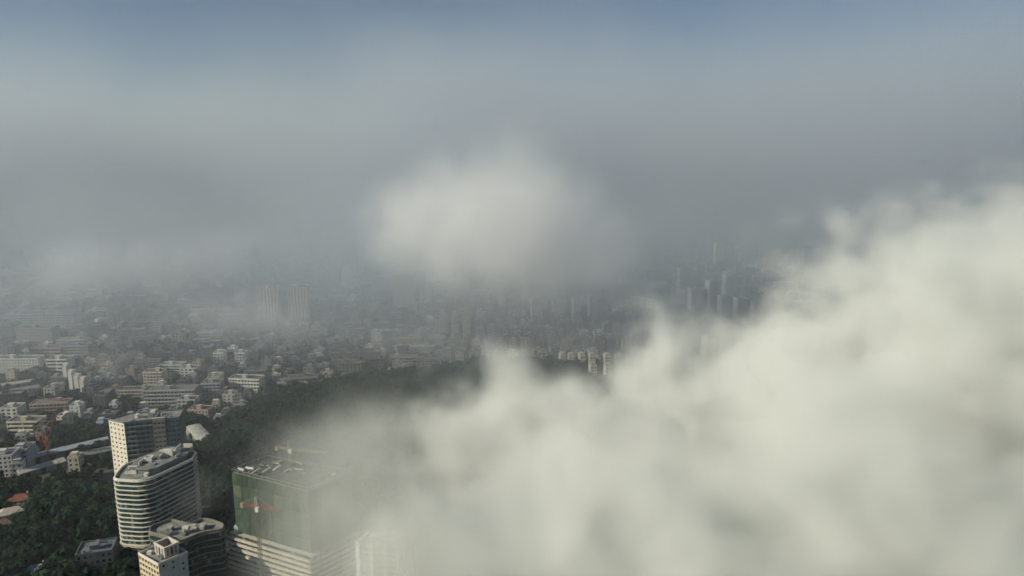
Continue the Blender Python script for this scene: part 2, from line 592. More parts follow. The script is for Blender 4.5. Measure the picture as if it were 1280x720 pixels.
# --- the wavy low-rise office block in front
zr = 27.0
pts = [(223, 681), (253, 669), (279, 665), (282, 658), (266, 652), (252, 650), (238, 657), (214, 651), (188, 660), (185, 668), (207, 673)]
P = [ground_at(x, y, zr) for x, y in pts]
c = centroid(P)
poly = rounded(ccw(local(P, c)), 3.0, 4)
t = thing('office_block', 'low wavy office block with dark glass bands at the foot of the curved tower', 'building', (c[0], c[1], 0))
roof, zt = slabs_tower(t, poly, 3.0, 6, 4.0, 0.35, 0.7, mat('dull_bronze_panel', (0.20, 0.19, 0.15), 0.6, 0.15, 0.3), M_GLASSG, M_ROOF)
roof_clutter(roof, poly, zt + .3, 16, 8, M_ROOFP, 5)
for k, (q, r) in enumerate(((-14, 2), (4, 6), (13, 2))):
    pass
take(c[0], c[1], 30)

# --- the white apartment house with an open-topped roof box
zr = 27.0
near, left, right = Vector(ground_at(198, 707, zr)), Vector(ground_at(173, 693, zr)), Vector(ground_at(234, 691, zr))
P = [tuple(near), tuple(right), tuple(right + left - near), tuple(left)]
c = centroid(P)
poly = ccw(local(P, c))
t = thing('apartment_house', 'white apartment house with orange-lit windowed side and an open box on its roof', 'building', (c[0], c[1], 0))
warm = mat('sunlit_side_tiles', (0.60, 0.50, 0.36), 0.75, 0.12, 0.5)  # orange of the low sun put into this side's wall colour
cool = mat('shaded_side_render', (0.40, 0.44, 0.46), 0.8, 0.10, 0.4)  # bluish shade put into the colour of the remaining walls
fw, fg, ow, og = MB(), MB(), MB(), MB()
for i in range(4):
    a, b = poly[i], poly[(i + 1) % 4]
    m = (Vector(a) + Vector(b)) / 2
    if m.x < -1 and m.y < 0:
        facade(fw, fg, a, b, 0, 8, zr / 8, 2.9, 1.9, 1.9, 0.7, 0.7)
    else:
        facade(ow, og, a, b, 0, 8, zr / 8, 4.5, 1.2, 1.4, 1.0, 0.3, skip=lambda f, k, nb: (k * 7 + f) % 3 == 0)
f = fw.build('front_wall', warm, t); fg.build('window', M_GLASS, f)['kind'] = 'stuff'
o = ow.build('wall', cool, t); og.build('window', M_GLASS, o)['kind'] = 'stuff'
mb = MB(); mb.prism(offset(poly, -0.4), zr - .6, zr - .1); roof = mb.build('roof', M_ROOF, t)
mb = MB(); mb.ring(offset(poly, 0.12), offset(poly, -0.35), zr + .002, zr + 1.3); mb.build('parapet', M_WHITE, roof)
bxp = [(p[0] * 0.50 + 2.2, p[1] * 0.50 + 0.5) for p in poly]
mb = MB(); mb.ring(bxp, offset(bxp, -0.5), zr - .1, zr + 6.2); mb.build('roof_box', mat('rose_render', (0.50, 0.42, 0.36), 0.8, 0.15, 0.4), roof)
mb = MB(); mb.ring(offset(bxp, .25), offset(bxp, -0.6), zr + 6.202, zr + 6.7); mb.build('coping', M_WHITE, roof)
for i in range(4):
    a, b = Vector(bxp[i]), Vector(bxp[(i + 1) % 4])
    d = (b - a).normalized(); nr = Vector((d.y, -d.x))
    for s in (.22, .5, .78):
        q = a.lerp(b, s) + nr * 0.05
        mb = MB(); mb.prism([tuple(q - d * .6 - nr * .02), tuple(q - d * .6 + nr * .06), tuple(q + d * .6 + nr * .06), tuple(q + d * .6 - nr * .02)], zr + 1, zr + 5.4)
        mb.build('louvre', M_DARK if s == .5 else M_GREY, roof)
roof_clutter(roof, poly, zr - .1, 5, 11, M_WHITE, 2.5)
take(c[0], c[1], 20)

# --- the tower wrapped in green net, on its banded podium
zr = 62.0
P = [ground_at(290, 590, zr), ground_at(385, 614, zr), ground_at(440, 592, zr), ground_at(334, 573, zr)]
c = centroid(P)
poly = ccw(local(P, c))
t = thing('construction_tower', 'unfinished tower wrapped in green scaffold net above a beige banded podium', 'tower', (c[0], c[1], 0))
# net panels: one sheet per lift and bay, slightly slack
for i in range(4):
    a, b = Vector(poly[i]), Vector(poly[(i + 1) % 4])
    L = (b - a).length; d = (b - a) / L; nr = Vector((d.y, -d.x))
    nb = max(2, int(L / 6))
    for k in range(nb):
        for j in range(5):
            rnd = random.Random(i * 100 + k * 10 + j)
            s0, s1 = L * k / nb + .06, L * (k + 1) / nb - .06
            z0, z1 = 24.0 + j * 7.6 + .08, 24.0 + (j + 1) * 7.6 - .08
            mb = MB()
            nn = 4
            for p in range(nn + 1):
                for q in range(nn + 1):
                    u, v = p / nn, q / nn
                    w_ = 0.25 + 0.45 * math.sin(math.pi * u) * math.sin(math.pi * v) * rnd.uniform(.4, 1.0)
                    pt = a + d * (s0 + (s1 - s0) * u) + nr * w_
                    mb.v.append((pt.x, pt.y, z0 + (z1 - z0) * v))
            for p in range(nn):
                for q in range(nn):
                    A = p * (nn + 1) + q
                    mb.f.append((A, A + nn + 1, A + nn + 2, A + 1)); mb.m.append(0)
            mb.build('net_panel', M_NETB if rnd.random() < .08 else M_NET, t)
mb = MB()
for j in range(11):
    mb.prism(offset(poly, -0.5), 24 + j * 3.75, 24.3 + j * 3.75)
mb.prism(offset(poly, -6), 20, 62)
mb.build('frame', M_PAVE, t)
# raw top deck with rebar, props and timber
roof_mb = MB(); roof_mb.prism(offset(poly, -0.2), 62.0, 62.5); roof = roof_mb.build('roof', M_MESHD, t)
rnd = random.Random(21)
for k in range(26):
    u, v = rnd.random(), rnd.random()
    q = Vector(poly[0]).lerp(Vector(poly[1]), u).lerp(Vector(poly[3]).lerp(Vector(poly[2]), u), v) * 0.88
    d = (Vector(poly[1]) - Vector(poly[0])).normalized()
    if rnd.random() < .5: d = Vector((-d.y, d.x))
    L = rnd.uniform(2, 7)
    mb = MB(); mb.bar((q.x - d.x * L / 2, q.y - d.y * L / 2, 63 + rnd.random()), (q.x + d.x * L / 2, q.y + d.y * L / 2, 63 + rnd.random()), rnd.uniform(.3, .9))
    mb.build('formwork_beam', rnd.choice([M_WHITE, M_BEIGE, M_GREY, M_NET, M_NETB]), roof)
for k in range(4):
    a, b = Vector(poly[k]), Vector(poly[(k + 1) % 4])
    mb = MB()
    for s in range(13):
        q = a.lerp(b, s / 12)
        mb.bar((q.x, q.y, 62), (q.x, q.y, 64.4), .18)
    mb.bar((a.x, a.y, 64), (b.x, b.y, 64), .2)
    mb.build('guard_rail', M_STEEL, roof)
pod = offset(poly, 4.0)
fl = 7
mb = MB(); mb.prism(offset(pod, -1.0), -1, 23.4); podium = mb.build('podium', M_BEIGE, t)
mb = MB(); mb.ring(pod, offset(pod, -1.4), 0, 1.5); sl = mb.data('podium_band', [M_BEIGE])
gb = MB()
for i in range(4):
    a, b = Vector(offset(pod, -.8)[i]), Vector(offset(pod, -.8)[(i + 1) % 4])
    L = (b - a).length; k = int(L / 1.6)
    for q in range(k):
        s, e = a.lerp(b, (q + .1) / k), a.lerp(b, (q + .9) / k)
        gb.quad((s.x, s.y, 1.5), (e.x, e.y, 1.5), (e.x, e.y, 3.3), (s.x, s.y, 3.3))
gl = gb.data('podium_window', [M_GLASS])
for k in range(fl):
    link('podium_band', sl, podium, loc=(0, 0, k * 3.35 + .4))
    link('podium_window', gl, podium, loc=(0, 0, k * 3.35 + .4))
mb = MB(); mb.box(poly[0][0] - 1, poly[0][0] + 3, poly[0][1] - 1, poly[0][1] + 2, 23.4, 27.5); mb.build('site_cabin', M_WHITE, podium)
roof_clutter(podium, pod, 23.4, 8, 31, M_WHITE, 3)
NETC, NETP = c, poly
take(c[0], c[1], 42)

# --- the cream tower with vertical ribs rising out of the cloud
P = [ground_at(446, 682, 46), ground_at(500, 684, 46), ground_at(520, 670, 46), ground_at(462, 668, 46)]
c = centroid(P); poly = ccw(local(P, c))
t = thing('ribbed_tower', 'cream tower with tall vertical ribs half sunk in the cloud', 'tower', (c[0], c[1], 0))
w, g = MB(), MB()
for i in range(4):
    facade(w, g, poly[i], poly[(i + 1) % 4], 0, 13, 46 / 13, 3.2, 2.6, 1.8, .9, .5)
w.build('wall', M_BEIGE, t); g.build('window', M_GLASS, t)['kind'] = 'stuff'
mb = MB(); mb.prism(offset(poly, -.3), 45.5, 46.1); roof = mb.build('roof', M_ROOF, t)
mb = MB(); mb.ring(offset(poly, .3), offset(poly, -.4), 46.0, 47.4); mb.build('parapet', M_BEIGE, roof)
for i in range(4):
    a, b = Vector(poly[i]), Vector(poly[(i + 1) % 4]); L = (b - a).length; d = (b - a) / L; nr = Vector((d.y, -d.x))
    for k in range(4):
        q = a + d * (1 + (L - 2) * k / 3)
        mb = MB(); mb.prism([tuple(q - d * .6 - nr * .1), tuple(q + d * .6 - nr * .1), tuple(q + d * .6 + nr * 1.1), tuple(q - d * .6 + nr * 1.1)][::1], 0, 48)
        mb.build('rib', M_WHITE, t)
roof_clutter(roof, poly, 46, 6, 41)
take(c[0], c[1], 24)

# --- generic block builder, shared by named buildings and by the fill
def block_meshes(w, d, floors, fh, style, seed):
    """returns mesh data: wall, window, balcony-or-None, roof, stair_house for a box of w by d metres"""
    rnd = random.Random(seed)
    wall, glass = MB(), MB()
    p = [(-w / 2, -d / 2), (w / 2, -d / 2), (w / 2, d / 2), (-w / 2, d / 2)]
    H = floors * fh
    for i in range(4):
        a, b = p[i], p[(i + 1) % 4]
        L = w if i % 2 == 0 else d
        if style == 'ribbon' and i % 2 == 0:
            facade(wall, glass, a, b, 0, floors, fh, L / max(1, round(L / 12)), L * .97, fh * .48, fh * .28, .5)
        elif style == 'blind' and i == 0:
            wall.quad((*a, 0), (*b, 0), (*b, H), (*a, H))
        elif style == 'bay' and i % 2 == 0:
            facade(wall, glass, a, b, 0, floors, fh, 4.2, 2.9, fh * .6, fh * .22, .7)
        elif i % 2 == 1 and style != 'punch':
            facade(wall, glass, a, b, 0, floors, fh, 5.0, 1.3, fh * .42, fh * .3, .3, skip=lambda f, k, nb: nb > 2 and k == nb // 2)
        else:
            facade(wall, glass, a, b, 0, floors, fh, 3.3, 1.7, fh * .5, fh * .28, .35)
    wall.quad((-w / 2, -d / 2, -4), (w / 2, -d / 2, -4), (w / 2, -d / 2, 0), (-w / 2, -d / 2, 0))
    wall.quad((w / 2, -d / 2, -4), (w / 2, d / 2, -4), (w / 2, d / 2, 0), (w / 2, -d / 2, 0))
    wall.quad((w / 2, d / 2, -4), (-w / 2, d / 2, -4), (-w / 2, d / 2, 0), (w / 2, d / 2, 0))
    wall.quad((-w / 2, d / 2, -4), (-w / 2, -d / 2, -4), (-w / 2, -d / 2, 0), (-w / 2, d / 2, 0))
    wall.ring(offset(p, .1), offset(p, -.3), H, H + 1.1)
    slab = None
    if style in ('slab', 'ribbon'):
        sb = MB()
        for k in range(1, floors + 1):
            o = 1.2 if style == 'slab' else .35
            sb.box(-w / 2 + .3, w / 2 - .3, -d / 2 - o, -d / 2 + .02, k * fh - (.55 if style == 'slab' else .3), k * fh + .45 - (.1 if k == floors else 0))
        slab = sb
    roof = MB()
    roof.prism(offset(p, -.3), H - .4, H + .15)
    top = MB()
    a, b = rnd.uniform(1.4, 2.4), rnd.uniform(1.4, 2.2)
    x, y = rnd.uniform(-w / 2 + 3, w / 2 - 3) * .7, rnd.uniform(-d / 2 + 3, d / 2 - 3) * .5
    top.box(x - a, x + a, y - b, y + b, H + .15, H + 3.0)
    top.box(x - a - .3, x + a + .3, y - b - .3, y + b + .3, H + 3.002, H + 3.25)
    extra = MB()
    for k in range(rnd.randint(1, 3)):
        ex, ey = rnd.uniform(-w / 2 + 1.5, w / 2 - 1.5), rnd.uniform(-d / 2 + 1.5, d / 2 - 1.5)
        if abs(ex - x) < a + 1.2 and abs(ey - y) < b + 1.2: continue
        extra.cyl(ex, ey, H + .15, H + rnd.uniform(1.2, 2.2), rnd.uniform(.5, .9), 8)
    if not extra.f:
        extra.cyl(-w / 2 + 1.2, d / 2 - 1.2, H + .15, H + 1.8, .6, 8)
    out = {'wall': wall.data('wall', [M_WALL]), 'window': glass.data('window', [M_GLASS]),
           'roof': roof.data('roof', [M_ROOFO]), 'stair_house': top.data('stair_house', [M_WALL]),
           'water_tank': extra.data('water_tank', [M_STEEL])}
    if slab: out['balcony'] = slab.data('balcony', [M_WALL])
    return out

PROTO = {}
ROOFC = [(.16, .16, .15), (.11, .11, .11), (.26, .25, .23), (.13, .10, .085), (.14, .14, .14), (.12, .15, .19), (.20, .19, .17), (.09, .10, .09), (.15, .125, .11), (.34, .34, .32)]
STOREYS = {2: 'two', 3: 'three', 4: 'four', 5: 'five', 6: 'six', 7: 'seven', 8: 'eight'}
STYLES = {'punch': 'small-windowed', 'slab': 'balconied', 'ribbon': 'strip-windowed', 'bay': 'wide-windowed', 'blind': 'blind-walled'}
ROOFN = ['grey', 'charcoal', 'pale grey', 'brown', 'dark grey', 'blue-grey', 'tan', 'black', 'russet', 'whitish']
def colour_name(c_):
    l_ = .3 * c_[0] + .6 * c_[1] + .1 * c_[2]
    warm = c_[0] / max(.01, c_[2])
    if warm > 1.5: hue = 'rose'
    elif warm > 1.3: hue = 'cream' if l_ > .35 else 'tan'
    elif warm < .9: hue = 'blue-grey'
    else: hue = 'white' if l_ > .5 else ('off-white' if l_ > .35 else ('grey' if l_ > .16 else 'dark grey'))
    return hue
def roof_index(x, y):
    return int(abs(x * 7.3 + y * 3.1)) % len(ROOFC)
def place_block(name, label, cat, x, y, rz, w, d, floors, fh, style, color, group=None, seed=0, key=None):
    key = key or (w, d, floors, fh, style, seed)
    if key not in PROTO:
        PROTO[key] = block_meshes(w, d, floors, fh, style, seed)
    ms = PROTO[key]
    if label.startswith('{'):
        label = label.format(colour_name(color) + ' ' + STOREYS[floors] + '-storey ' + STYLES[style], ROOFN[roof_index(x, y)])
    t = thing(name, label, cat, (x, y, hills(x, y)), rz, group)
    for k, me in ms.items():
        par = t if k in ('wall', 'window', 'roof', 'balcony') else rf
        o = link(k, me, par, ROOFC[roof_index(x, y)] if k == 'roof' else color)
        if k == 'roof': rf = o
        if k in ('window', 'balcony', 'water_tank'): o['kind'] = 'stuff'
    return t

W1, W2, W3 = (0.62, 0.60, 0.55), (0.50, 0.49, 0.46), (0.56, 0.50, 0.40)
G1, G2 = (0.30, 0.31, 0.31), (0.20, 0.21, 0.22)
P1, B1 = (0.42, 0.31, 0.27), (0.36, 0.40, 0.44)

def named(name, label, cat, x0, x1, ytop, ybase, d, style, color, rz=0.0, fh=3.4, seed=0, group=None, floors=None):
    """a block whose front spans the bearings x0..x1 and stands where the bearing ybase meets the ground"""
    bx, by = ground_at((x0 + x1) / 2, ybase)
    dep = by * math.cos(R(PITCH)) + CAM_H * math.sin(R(PITCH))
    w = (x1 - x0) / FPX * dep
    z = at_dist((x0 + x1) / 2, ytop, by)[2]
    fl = floors or max(1, round(z / fh))
    fh = z / fl
    w = max(4.0 if style == 'blind' else 6.0, w)
    t = place_block(name, label, cat, bx, by + d / 2, rz, round(w, 1), d, fl, round(fh, 2), style, color, group, seed)
    take(bx, by + d / 2, max(w, d) * .55)
    return t

# left edge, middle distance
named('teaching_block', 'long white block with rows of small windows beside a striped one', 'building', -14, 48, 449, 466, 14, 'punch', W1, 0.02, 3.4)
named('striped_block', 'white block with four bold dark window stripes', 'building', 59, 85, 450, 467, 15, 'ribbon', W1, 0.0, 3.6)
SL = 'tall thin slab block seen end on, one of four in a row'
for k, (x0, x1, yt, yb) in enumerate(((81, 85, 459, 480), (88, 92, 467, 491), (95, 100, 472, 495), (102, 107, 476, 498))):
    named('slab_block', SL, 'building', x0, x1, yt, yb, 7, 'blind', W1, -0.1, 3.2, group='row of thin slab blocks')
named('grandstand_block', 'low grey block with long pale roof beside the ball-topped mast', 'building', 28, 92, 393, 412, 22, 'bay', B1, 0.05, 3.6)
named('institute_block', 'wide grey-blue institute block with gridded front in the mist', 'building', 22, 66, 411, 432, 18, 'punch', G1, 0.03, 3.6)
named('institute_block', 'long rose-grey institute block with striped galleries', 'building', 38, 76, 436, 448, 16, 'ribbon', P1, 0.04, 3.6)
named('institute_block', 'grey gallery block with a pale roof line beside rose-grey one', 'building', 78, 117, 433, 447, 14, 'slab', G1, 0.02, 3.6)
named('apartment_block', 'grey-green glazed apartment block at the wood edge beyond the striped white one', 'building', 190, 212, 393, 420, 16, 'slab', G1, 0.05)
named('twin_block', 'pale twin block with banded front, beside its look-alike', 'building', 267, 280, 442, 459, 12, 'slab', W1, 0.1, 3.4, group='pale twin blocks')
named('twin_block', 'pale twin block with banded front, beside its look-alike', 'building', 294, 307, 442, 459, 12, 'slab', W1, 0.1, 3.4, group='pale twin blocks')
named('striped_annex', 'striped grey-white annex joined to a balconied white block', 'building', 200, 228, 457, 470, 13, 'ribbon', W2, -0.05)
named('balcony_block', 'small white block with balcony grid joined to a striped annex', 'building', 226, 246, 461, 474, 12, 'bay', W1, 0.0)
named('courtyard_block', 'wide grey gallery block with white roof edge near the wood', 'building', 181, 243, 489, 507, 15, 'slab', G1, 0.08)
named('courtyard_block', 'lower white-framed gallery block in front of a wide grey one', 'building', 222, 244, 502, 514, 12, 'bay', W2, 0.03)
named('balcony_block', 'grey balconied block with a white roof hut at the wood edge', 'building', 252, 275, 481, 500, 14, 'slab', G1, 0.1)
named('wing_block', 'pale banded block with two wings above the wood edge', 'building', 287, 327, 476, 493, 14, 'slab', W2, -0.12)
named('rose_block', 'rose-coloured flat-roofed block behind the tall slab tower', 'building', 236, 262, 516, 528, 12, 'punch', P1, -0.05)
named('cream_hut', 'tiny cream block with one bright gable beside the wide grey gallery block', 'building', 174, 181, 509, 518, 8, 'punch', W3, .2)
named('cream_hut', 'small bright cream block at the foot of the grey balconied one', 'building', 265, 273, 508, 517, 8, 'punch', W3, .2)
named('brown_school', 'long tan block with brown roof bands above the orange crane', 'building', 10, 48, 528, 543, 14, 'ribbon', W3, .05)
named('white_house', 'white corner house with dark windows below the tan block', 'building', 20, 31, 545, 557, 9, 'punch', W1, .25)
named('turreted_block', 'white block crowned with three little roof turrets', 'building', 2, 22, 511, 528, 14, 'bay', W1, .05)
named('grey_block', 'blue-grey block with terraces beside the long roofs', 'building', 14, 33, 566, 590, 16, 'bay', B1, .15)
named('white_house', 'white house with a tall blank wall at the wood edge', 'building', -12, 14, 574, 600, 15, 'punch', W1, .2)
named('white_house', 'bright white house with two dark doors at the end of the long roofs', 'building', 15, 27, 584, 600, 8, 'punch', W1, .3)
named('cream_block', 'cream block with a windowed gable in the middle of the long roofs', 'building', 86, 99, 577, 594, 9, 'punch', W3, .15)
named('glass_pavilion', 'small pale green glazed pavilion in the trees behind the crane', 'building', 121, 130, 529, 541, 8, 'slab', B1, .1)
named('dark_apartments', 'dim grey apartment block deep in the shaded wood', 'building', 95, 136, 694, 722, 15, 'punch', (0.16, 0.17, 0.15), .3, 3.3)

# towers in the mist
named('pale_tower', 'pale twin tower with notched front standing in the mist, wider flat top', 'tower', 323, 347, 361, 405, 18, 'bay', W1, .1, 3.1)
named('pale_tower', 'pale tower with a crown of roof boxes beside the wider flat-topped one', 'tower', 361, 384, 360, 404, 18, 'bay', W1, .1, 3.1)
named('white_tower', 'slim white tower alone above the misty rooftops', 'tower', 429, 441, 336, 362, 18, 'bay', W1, -.3, 3.1)
named('grey_tower', 'slim grey tower with pale ribs at the edge of the white puff of cloud', 'tower', 491, 515, 344, 388, 20, 'slab', W2, .1, 3.1)
for k, (x0, x1, yt, yb) in enumerate(((549, 559, 391, 422), (564, 573, 394, 428), (579, 588, 390, 430))):
    named('cream_tower', 'cream apartment tower with vertical strips, one of a tight trio', 'tower', x0, x1, yt, yb, 14, 'slab', (.36, .34, .29), .1, 3.1, group='trio of cream towers')
for k, (x0, x1, yt, yb) in enumerate(((700, 706, 453, 468), (710, 717, 455, 470), (724, 731, 455, 472), (736, 743, 456, 474), (755, 762, 455, 475), (737, 745, 474, 492), (756, 763, 474, 496))):
    named('pencil_block', 'narrow cream apartment block lining the far edge of the wood', 'building', x0, x1, yt, yb, 12, 'punch', (.36, .34, .29), .1, 3.1, group='narrow blocks along the wood')
for k, (x0, x1, yt, yb) in enumerate(((808, 817, 450, 510), (826, 835, 446, 515), (842, 850, 456, 512), (880, 890, 424, 470), (900, 908, 428, 468))):
    named('cloud_tower', 'cream tower block veiled by the big cloud bank', 'tower', x0, x1, yt, yb, 16, 'bay', (.30, .29, .26), .15, 3.1, group='towers veiled by the cloud')
for k, (x0, x1, yt, yb) in enumerate(((848, 858, 336, 372), (862, 880, 362, 392), (884, 896, 352, 392), (900, 914, 372, 398), (920, 934, 374, 402), (940, 952, 378, 404), (868, 878, 338, 370), (905, 916, 345, 380))):
    named('far_tower', 'grey far tower in the mist behind the long viaduct', 'tower', x0, x1, yt, yb, 18, 'slab', G1, .1, 3.1, group='far towers behind the viaduct')
for k, (x0, x1, yt, yb) in enumerate(((664, 674, 374, 398), (690, 706, 378, 398), (716, 725, 374, 400), (736, 744, 372, 404))):
    named('quarter_tower', 'pale tower rising behind the crowded small houses', 'tower', x0, x1, yt, yb, 16, 'bay', W2, .1, 3.1, group='towers behind the crowded houses')

# --- the school block poking through the cloud
z = 20.0
P = [ground_at(720, 515, z), ground_at(748, 530, z), ground_at(776, 527, z), ground_at(745, 513, z)]
c = centroid(P); poly = ccw(local(P, c))
t = thing('terrace_block', 'cream gallery block with stepped roof terraces just clear of the cloud', 'building', (c[0], c[1], hills(*c)))
zz = z - hills(*c)
w, g = MB(), MB()
for i in range(4):
    facade(w, g, poly[i], poly[(i + 1) % 4], -3, 5, (zz + 3) / 5, 4, 3.0, 2.1, 1.2, .9)
w.build('wall', M_BEIGE, t); g.build('window', M_DARK, t)['kind'] = 'stuff'
mb = MB(); mb.prism(offset(poly, -.3), zz - .4, zz + .1); roof = mb.build('roof', M_ROOFP, t)
mb = MB(); mb.ring(offset(poly, .4), offset(poly, -.3), zz + .002, zz + 1.2); mb.build('parapet', M_WHITE, roof)
for s in (.3, .6):
    a, b = Vector(poly[0]).lerp(Vector(poly[1]), s), Vector(poly[3]).lerp(Vector(poly[2]), s)
    mb = MB(); mb.bar((a.x, a.y, zz + 1.5), (b.x, b.y, zz + 1.5), 1.2); mb.build('roof_beam', M_WHITE, roof)
take(c[0], c[1], 22)

# --- hall with a folded pale roof behind the slab tower
a0, a1, a2 = ground_at(232, 548, 9), ground_at(242, 537, 9), ground_at(256, 552, 9)
c = ((a1[0] + a2[0]) / 2, (a1[1] + a2[1]) / 2)
t = thing('assembly_hall', 'low hall with a pale barrel roof folded round a court beside the wood', 'building', (c[0], c[1], hills(*c)))
def barrel(p, q, half, z0, rise, nm):
    p, q = Vector(p) - Vector(c), Vector(q) - Vector(c)
    d = (q - p).normalized(); n_ = Vector((d.y, -d.x))
    mb = MB(); N = 8
    ring = []
    for e in (p, q):
        for k in range(N + 1):
            an = math.pi * k / N
            s = e + n_ * half * math.cos(an)
            mb.v.append((s.x, s.y, z0 + rise * math.sin(an)))
    for k in range(N):
        mb.f.append((k, k + 1, N + 2 + k, N + 1 + k)); mb.m.append(0)
    mb.f.append(tuple(range(N + 1))); mb.m.append(0); mb.f.append(tuple(reversed(range(N + 1, 2 * N + 2)))); mb.m.append(0)
    mb.build(nm, M_ROOFP, t)
    w = MB()
    w.prism(ccw([tuple(p + n_ * half * .95), tuple(q + n_ * half * .95), tuple(q - n_ * half * .95), tuple(p - n_ * half * .95)]), -3, z0)
    w.build('wall', M_GREY, t)
    for k in range(7):
        e = p.lerp(q, (k + .5) / 7)
        for s in (-1, 1):
            f = e + n_ * half * .97 * s
            r_ = MB(); r_.prism(ccw([tuple(f - d * .35 - n_ * .2), tuple(f + d * .35 - n_ * .2), tuple(f + d * .35 + n_ * .2), tuple(f - d * .35 + n_ * .2)]), -3, z0 + .05)
            r_.build('buttress', M_WHITE, t)
barrel(a1, ground_at(259, 556, 9), 6.0, 8, 1.3, 'roof')
barrel(a0, a1, 3.5, 7, 1.0, 'roof')
take(c[0], c[1], 22)

# --- long roofs (sheds) running up to the slab tower
def shed(px0, py0, px1, py1, width, h, label, m, seed):
    p, q = Vector(ground_at(px0, py0)), Vector(ground_at(px1, py1))
    c = (p + q) / 2
    L = (q - p).length
    rz = math.atan2((q - p).y, (q - p).x)
    t = thing('long_shed', label, 'building', (c.x, c.y, 0), rz)
    mb = MB(); mb.box(-L / 2, L / 2, -width / 2, width / 2, -2, h); mb.build('wall', M_GREY, t)
    nb = max(3, int(L / 9))
    for k in range(nb):
        x0, x1 = -L / 2 + L * k / nb, -L / 2 + L * (k + 1) / nb - .1
        r_ = MB()
        rise = 1.4
        r_.add([(x0, -width / 2 - .6, h), (x1, -width / 2 - .6, h), (x1, 0, h + rise), (x0, 0, h + rise), (x1, width / 2 + .6, h), (x0, width / 2 + .6, h)],
               [(0, 1, 2, 3), (3, 2, 4, 5), (0, 3, 5), (1, 4, 2), (0, 5, 4, 1)])
        r_.build('roof_panel', m, t)
        d_ = MB(); d_.box((x0 + x1) / 2 - 1.6, (x0 + x1) / 2 + 1.6, -width / 2 - .08, -width / 2 + .02, 1, h - 1.2); d_.build('window', M_DARK, t)
    for k in range(int(nb)):
        take(p.x + (q.x - p.x) * (k + .5) / nb, p.y + (q.y - p.y) * (k + .5) / nb, 9)
    return t
blueroof = mat('pale_blue_sheet', (0.36, 0.41, 0.46), 0.5, 0.15, 0.3)
shed(38, 581, 142, 556, 9, 7, 'long shed with a pale blue sheet roof running towards the slab tower', blueroof, 1)
shed(24, 601, 82, 584, 9, 7, 'long shed with a pale grey roof ending at the bright white house', M_ROOFP, 2)
shed(100, 580, 142, 571, 10, 8, 'grey-roofed shed beside the cream block at the wood edge', M_ROOF, 3)
shed(0, 497, 50, 488, 12, 5, 'low shed with dark sheet roof below the thin slab blocks', M_ROOF, 4)
shed(0, 487, 45, 480, 10, 5, 'low shed with pale sheet roof below the thin slab blocks', M_ROOFP, 5)

# red-roofed villas at the left edge of the wood
def villa(px, py, w, d, rz, roof_m, label):
    x, y = ground_at(px, py)
    t = thing('villa', label, 'house', (x, y, hills(x, y)), rz)
    wall, g = MB(), MB()
    p = [(-w / 2, -d / 2), (w / 2, -d / 2), (w / 2, d / 2), (-w / 2, d / 2)]
    for i in range(4):
        facade(wall, g, p[i], p[(i + 1) % 4], -1, 2, 3.6, 3.2, 1.4, 1.5, 1.4, .25)
    wall.build('wall', M_BEIGE, t); g.build('window', M_GLASS, t)['kind'] = 'stuff'
    r_ = MB(); h = 6.2; o = .8; e = d / 2
    r_.add([(-w / 2 - o, -d / 2 - o, h), (w / 2 + o, -d / 2 - o, h), (w / 2 + o, d / 2 + o, h), (-w / 2 - o, d / 2 + o, h), (-w / 2 + e, 0, h + 3), (w / 2 - e, 0, h + 3)],
           [(0, 1, 5, 4), (1, 2, 5), (2, 3, 4, 5), (3, 0, 4), (3, 2, 1, 0)])
    rf = r_.build('roof', roof_m, t)
    c_ = MB(); c_.box(w * .2, w * .2 + .9, .6, 1.4, h + 1.2, h + 4); c_.build('chimney', M_BEIGE, rf)
    take(x, y, max(w, d) * .6)
villa(30, 642, 15, 9, .15, M_RED, 'villa with a red tiled roof at the edge of the dark wood')
villa(18, 658, 16, 9, .5, M_BEIGE, 'villa with a tan roof just below the red-roofed one')
villa(3, 672, 14, 8, .6, mat('weathered_tiles', (0.20, 0.15, 0.11), .9, .25, .4), 'villa with a brown weathered roof in the wood')
villa(48, 724, 14, 9, .3, mat('grey_green_sheet', (0.26, 0.32, 0.31), .6, .2, .4), 'villa with a pale green roof among the nearest trees')

# --- ball-topped mast
x, y = ground_at(124, 415)
t = thing('radar_mast', 'slim mast carrying a round white ball above grey institute roofs', 'mast', (x, y, 0))
mb = MB(); mb.cyl(0, 0, -1, 13, 1.4, 10, r2=.9); mb.build('shaft', M_WHITE, t)
bm = bmesh.new(); bmesh.ops.create_icosphere(bm, subdivisions=3, radius=3.4)
me = bpy.data.meshes.new('ball'); bm.to_mesh(me); bm.free(); me.materials.append(M_WHITE)
for p in me.polygons: p.use_smooth = True
link('ball', me, t, loc=(0, 0, 15.8))
mb = MB(); mb.cyl(0, 0, 12.6, 13.2, 2.4, 12); mb.build('platform', M_STEEL, t)
take(x, y, 6)

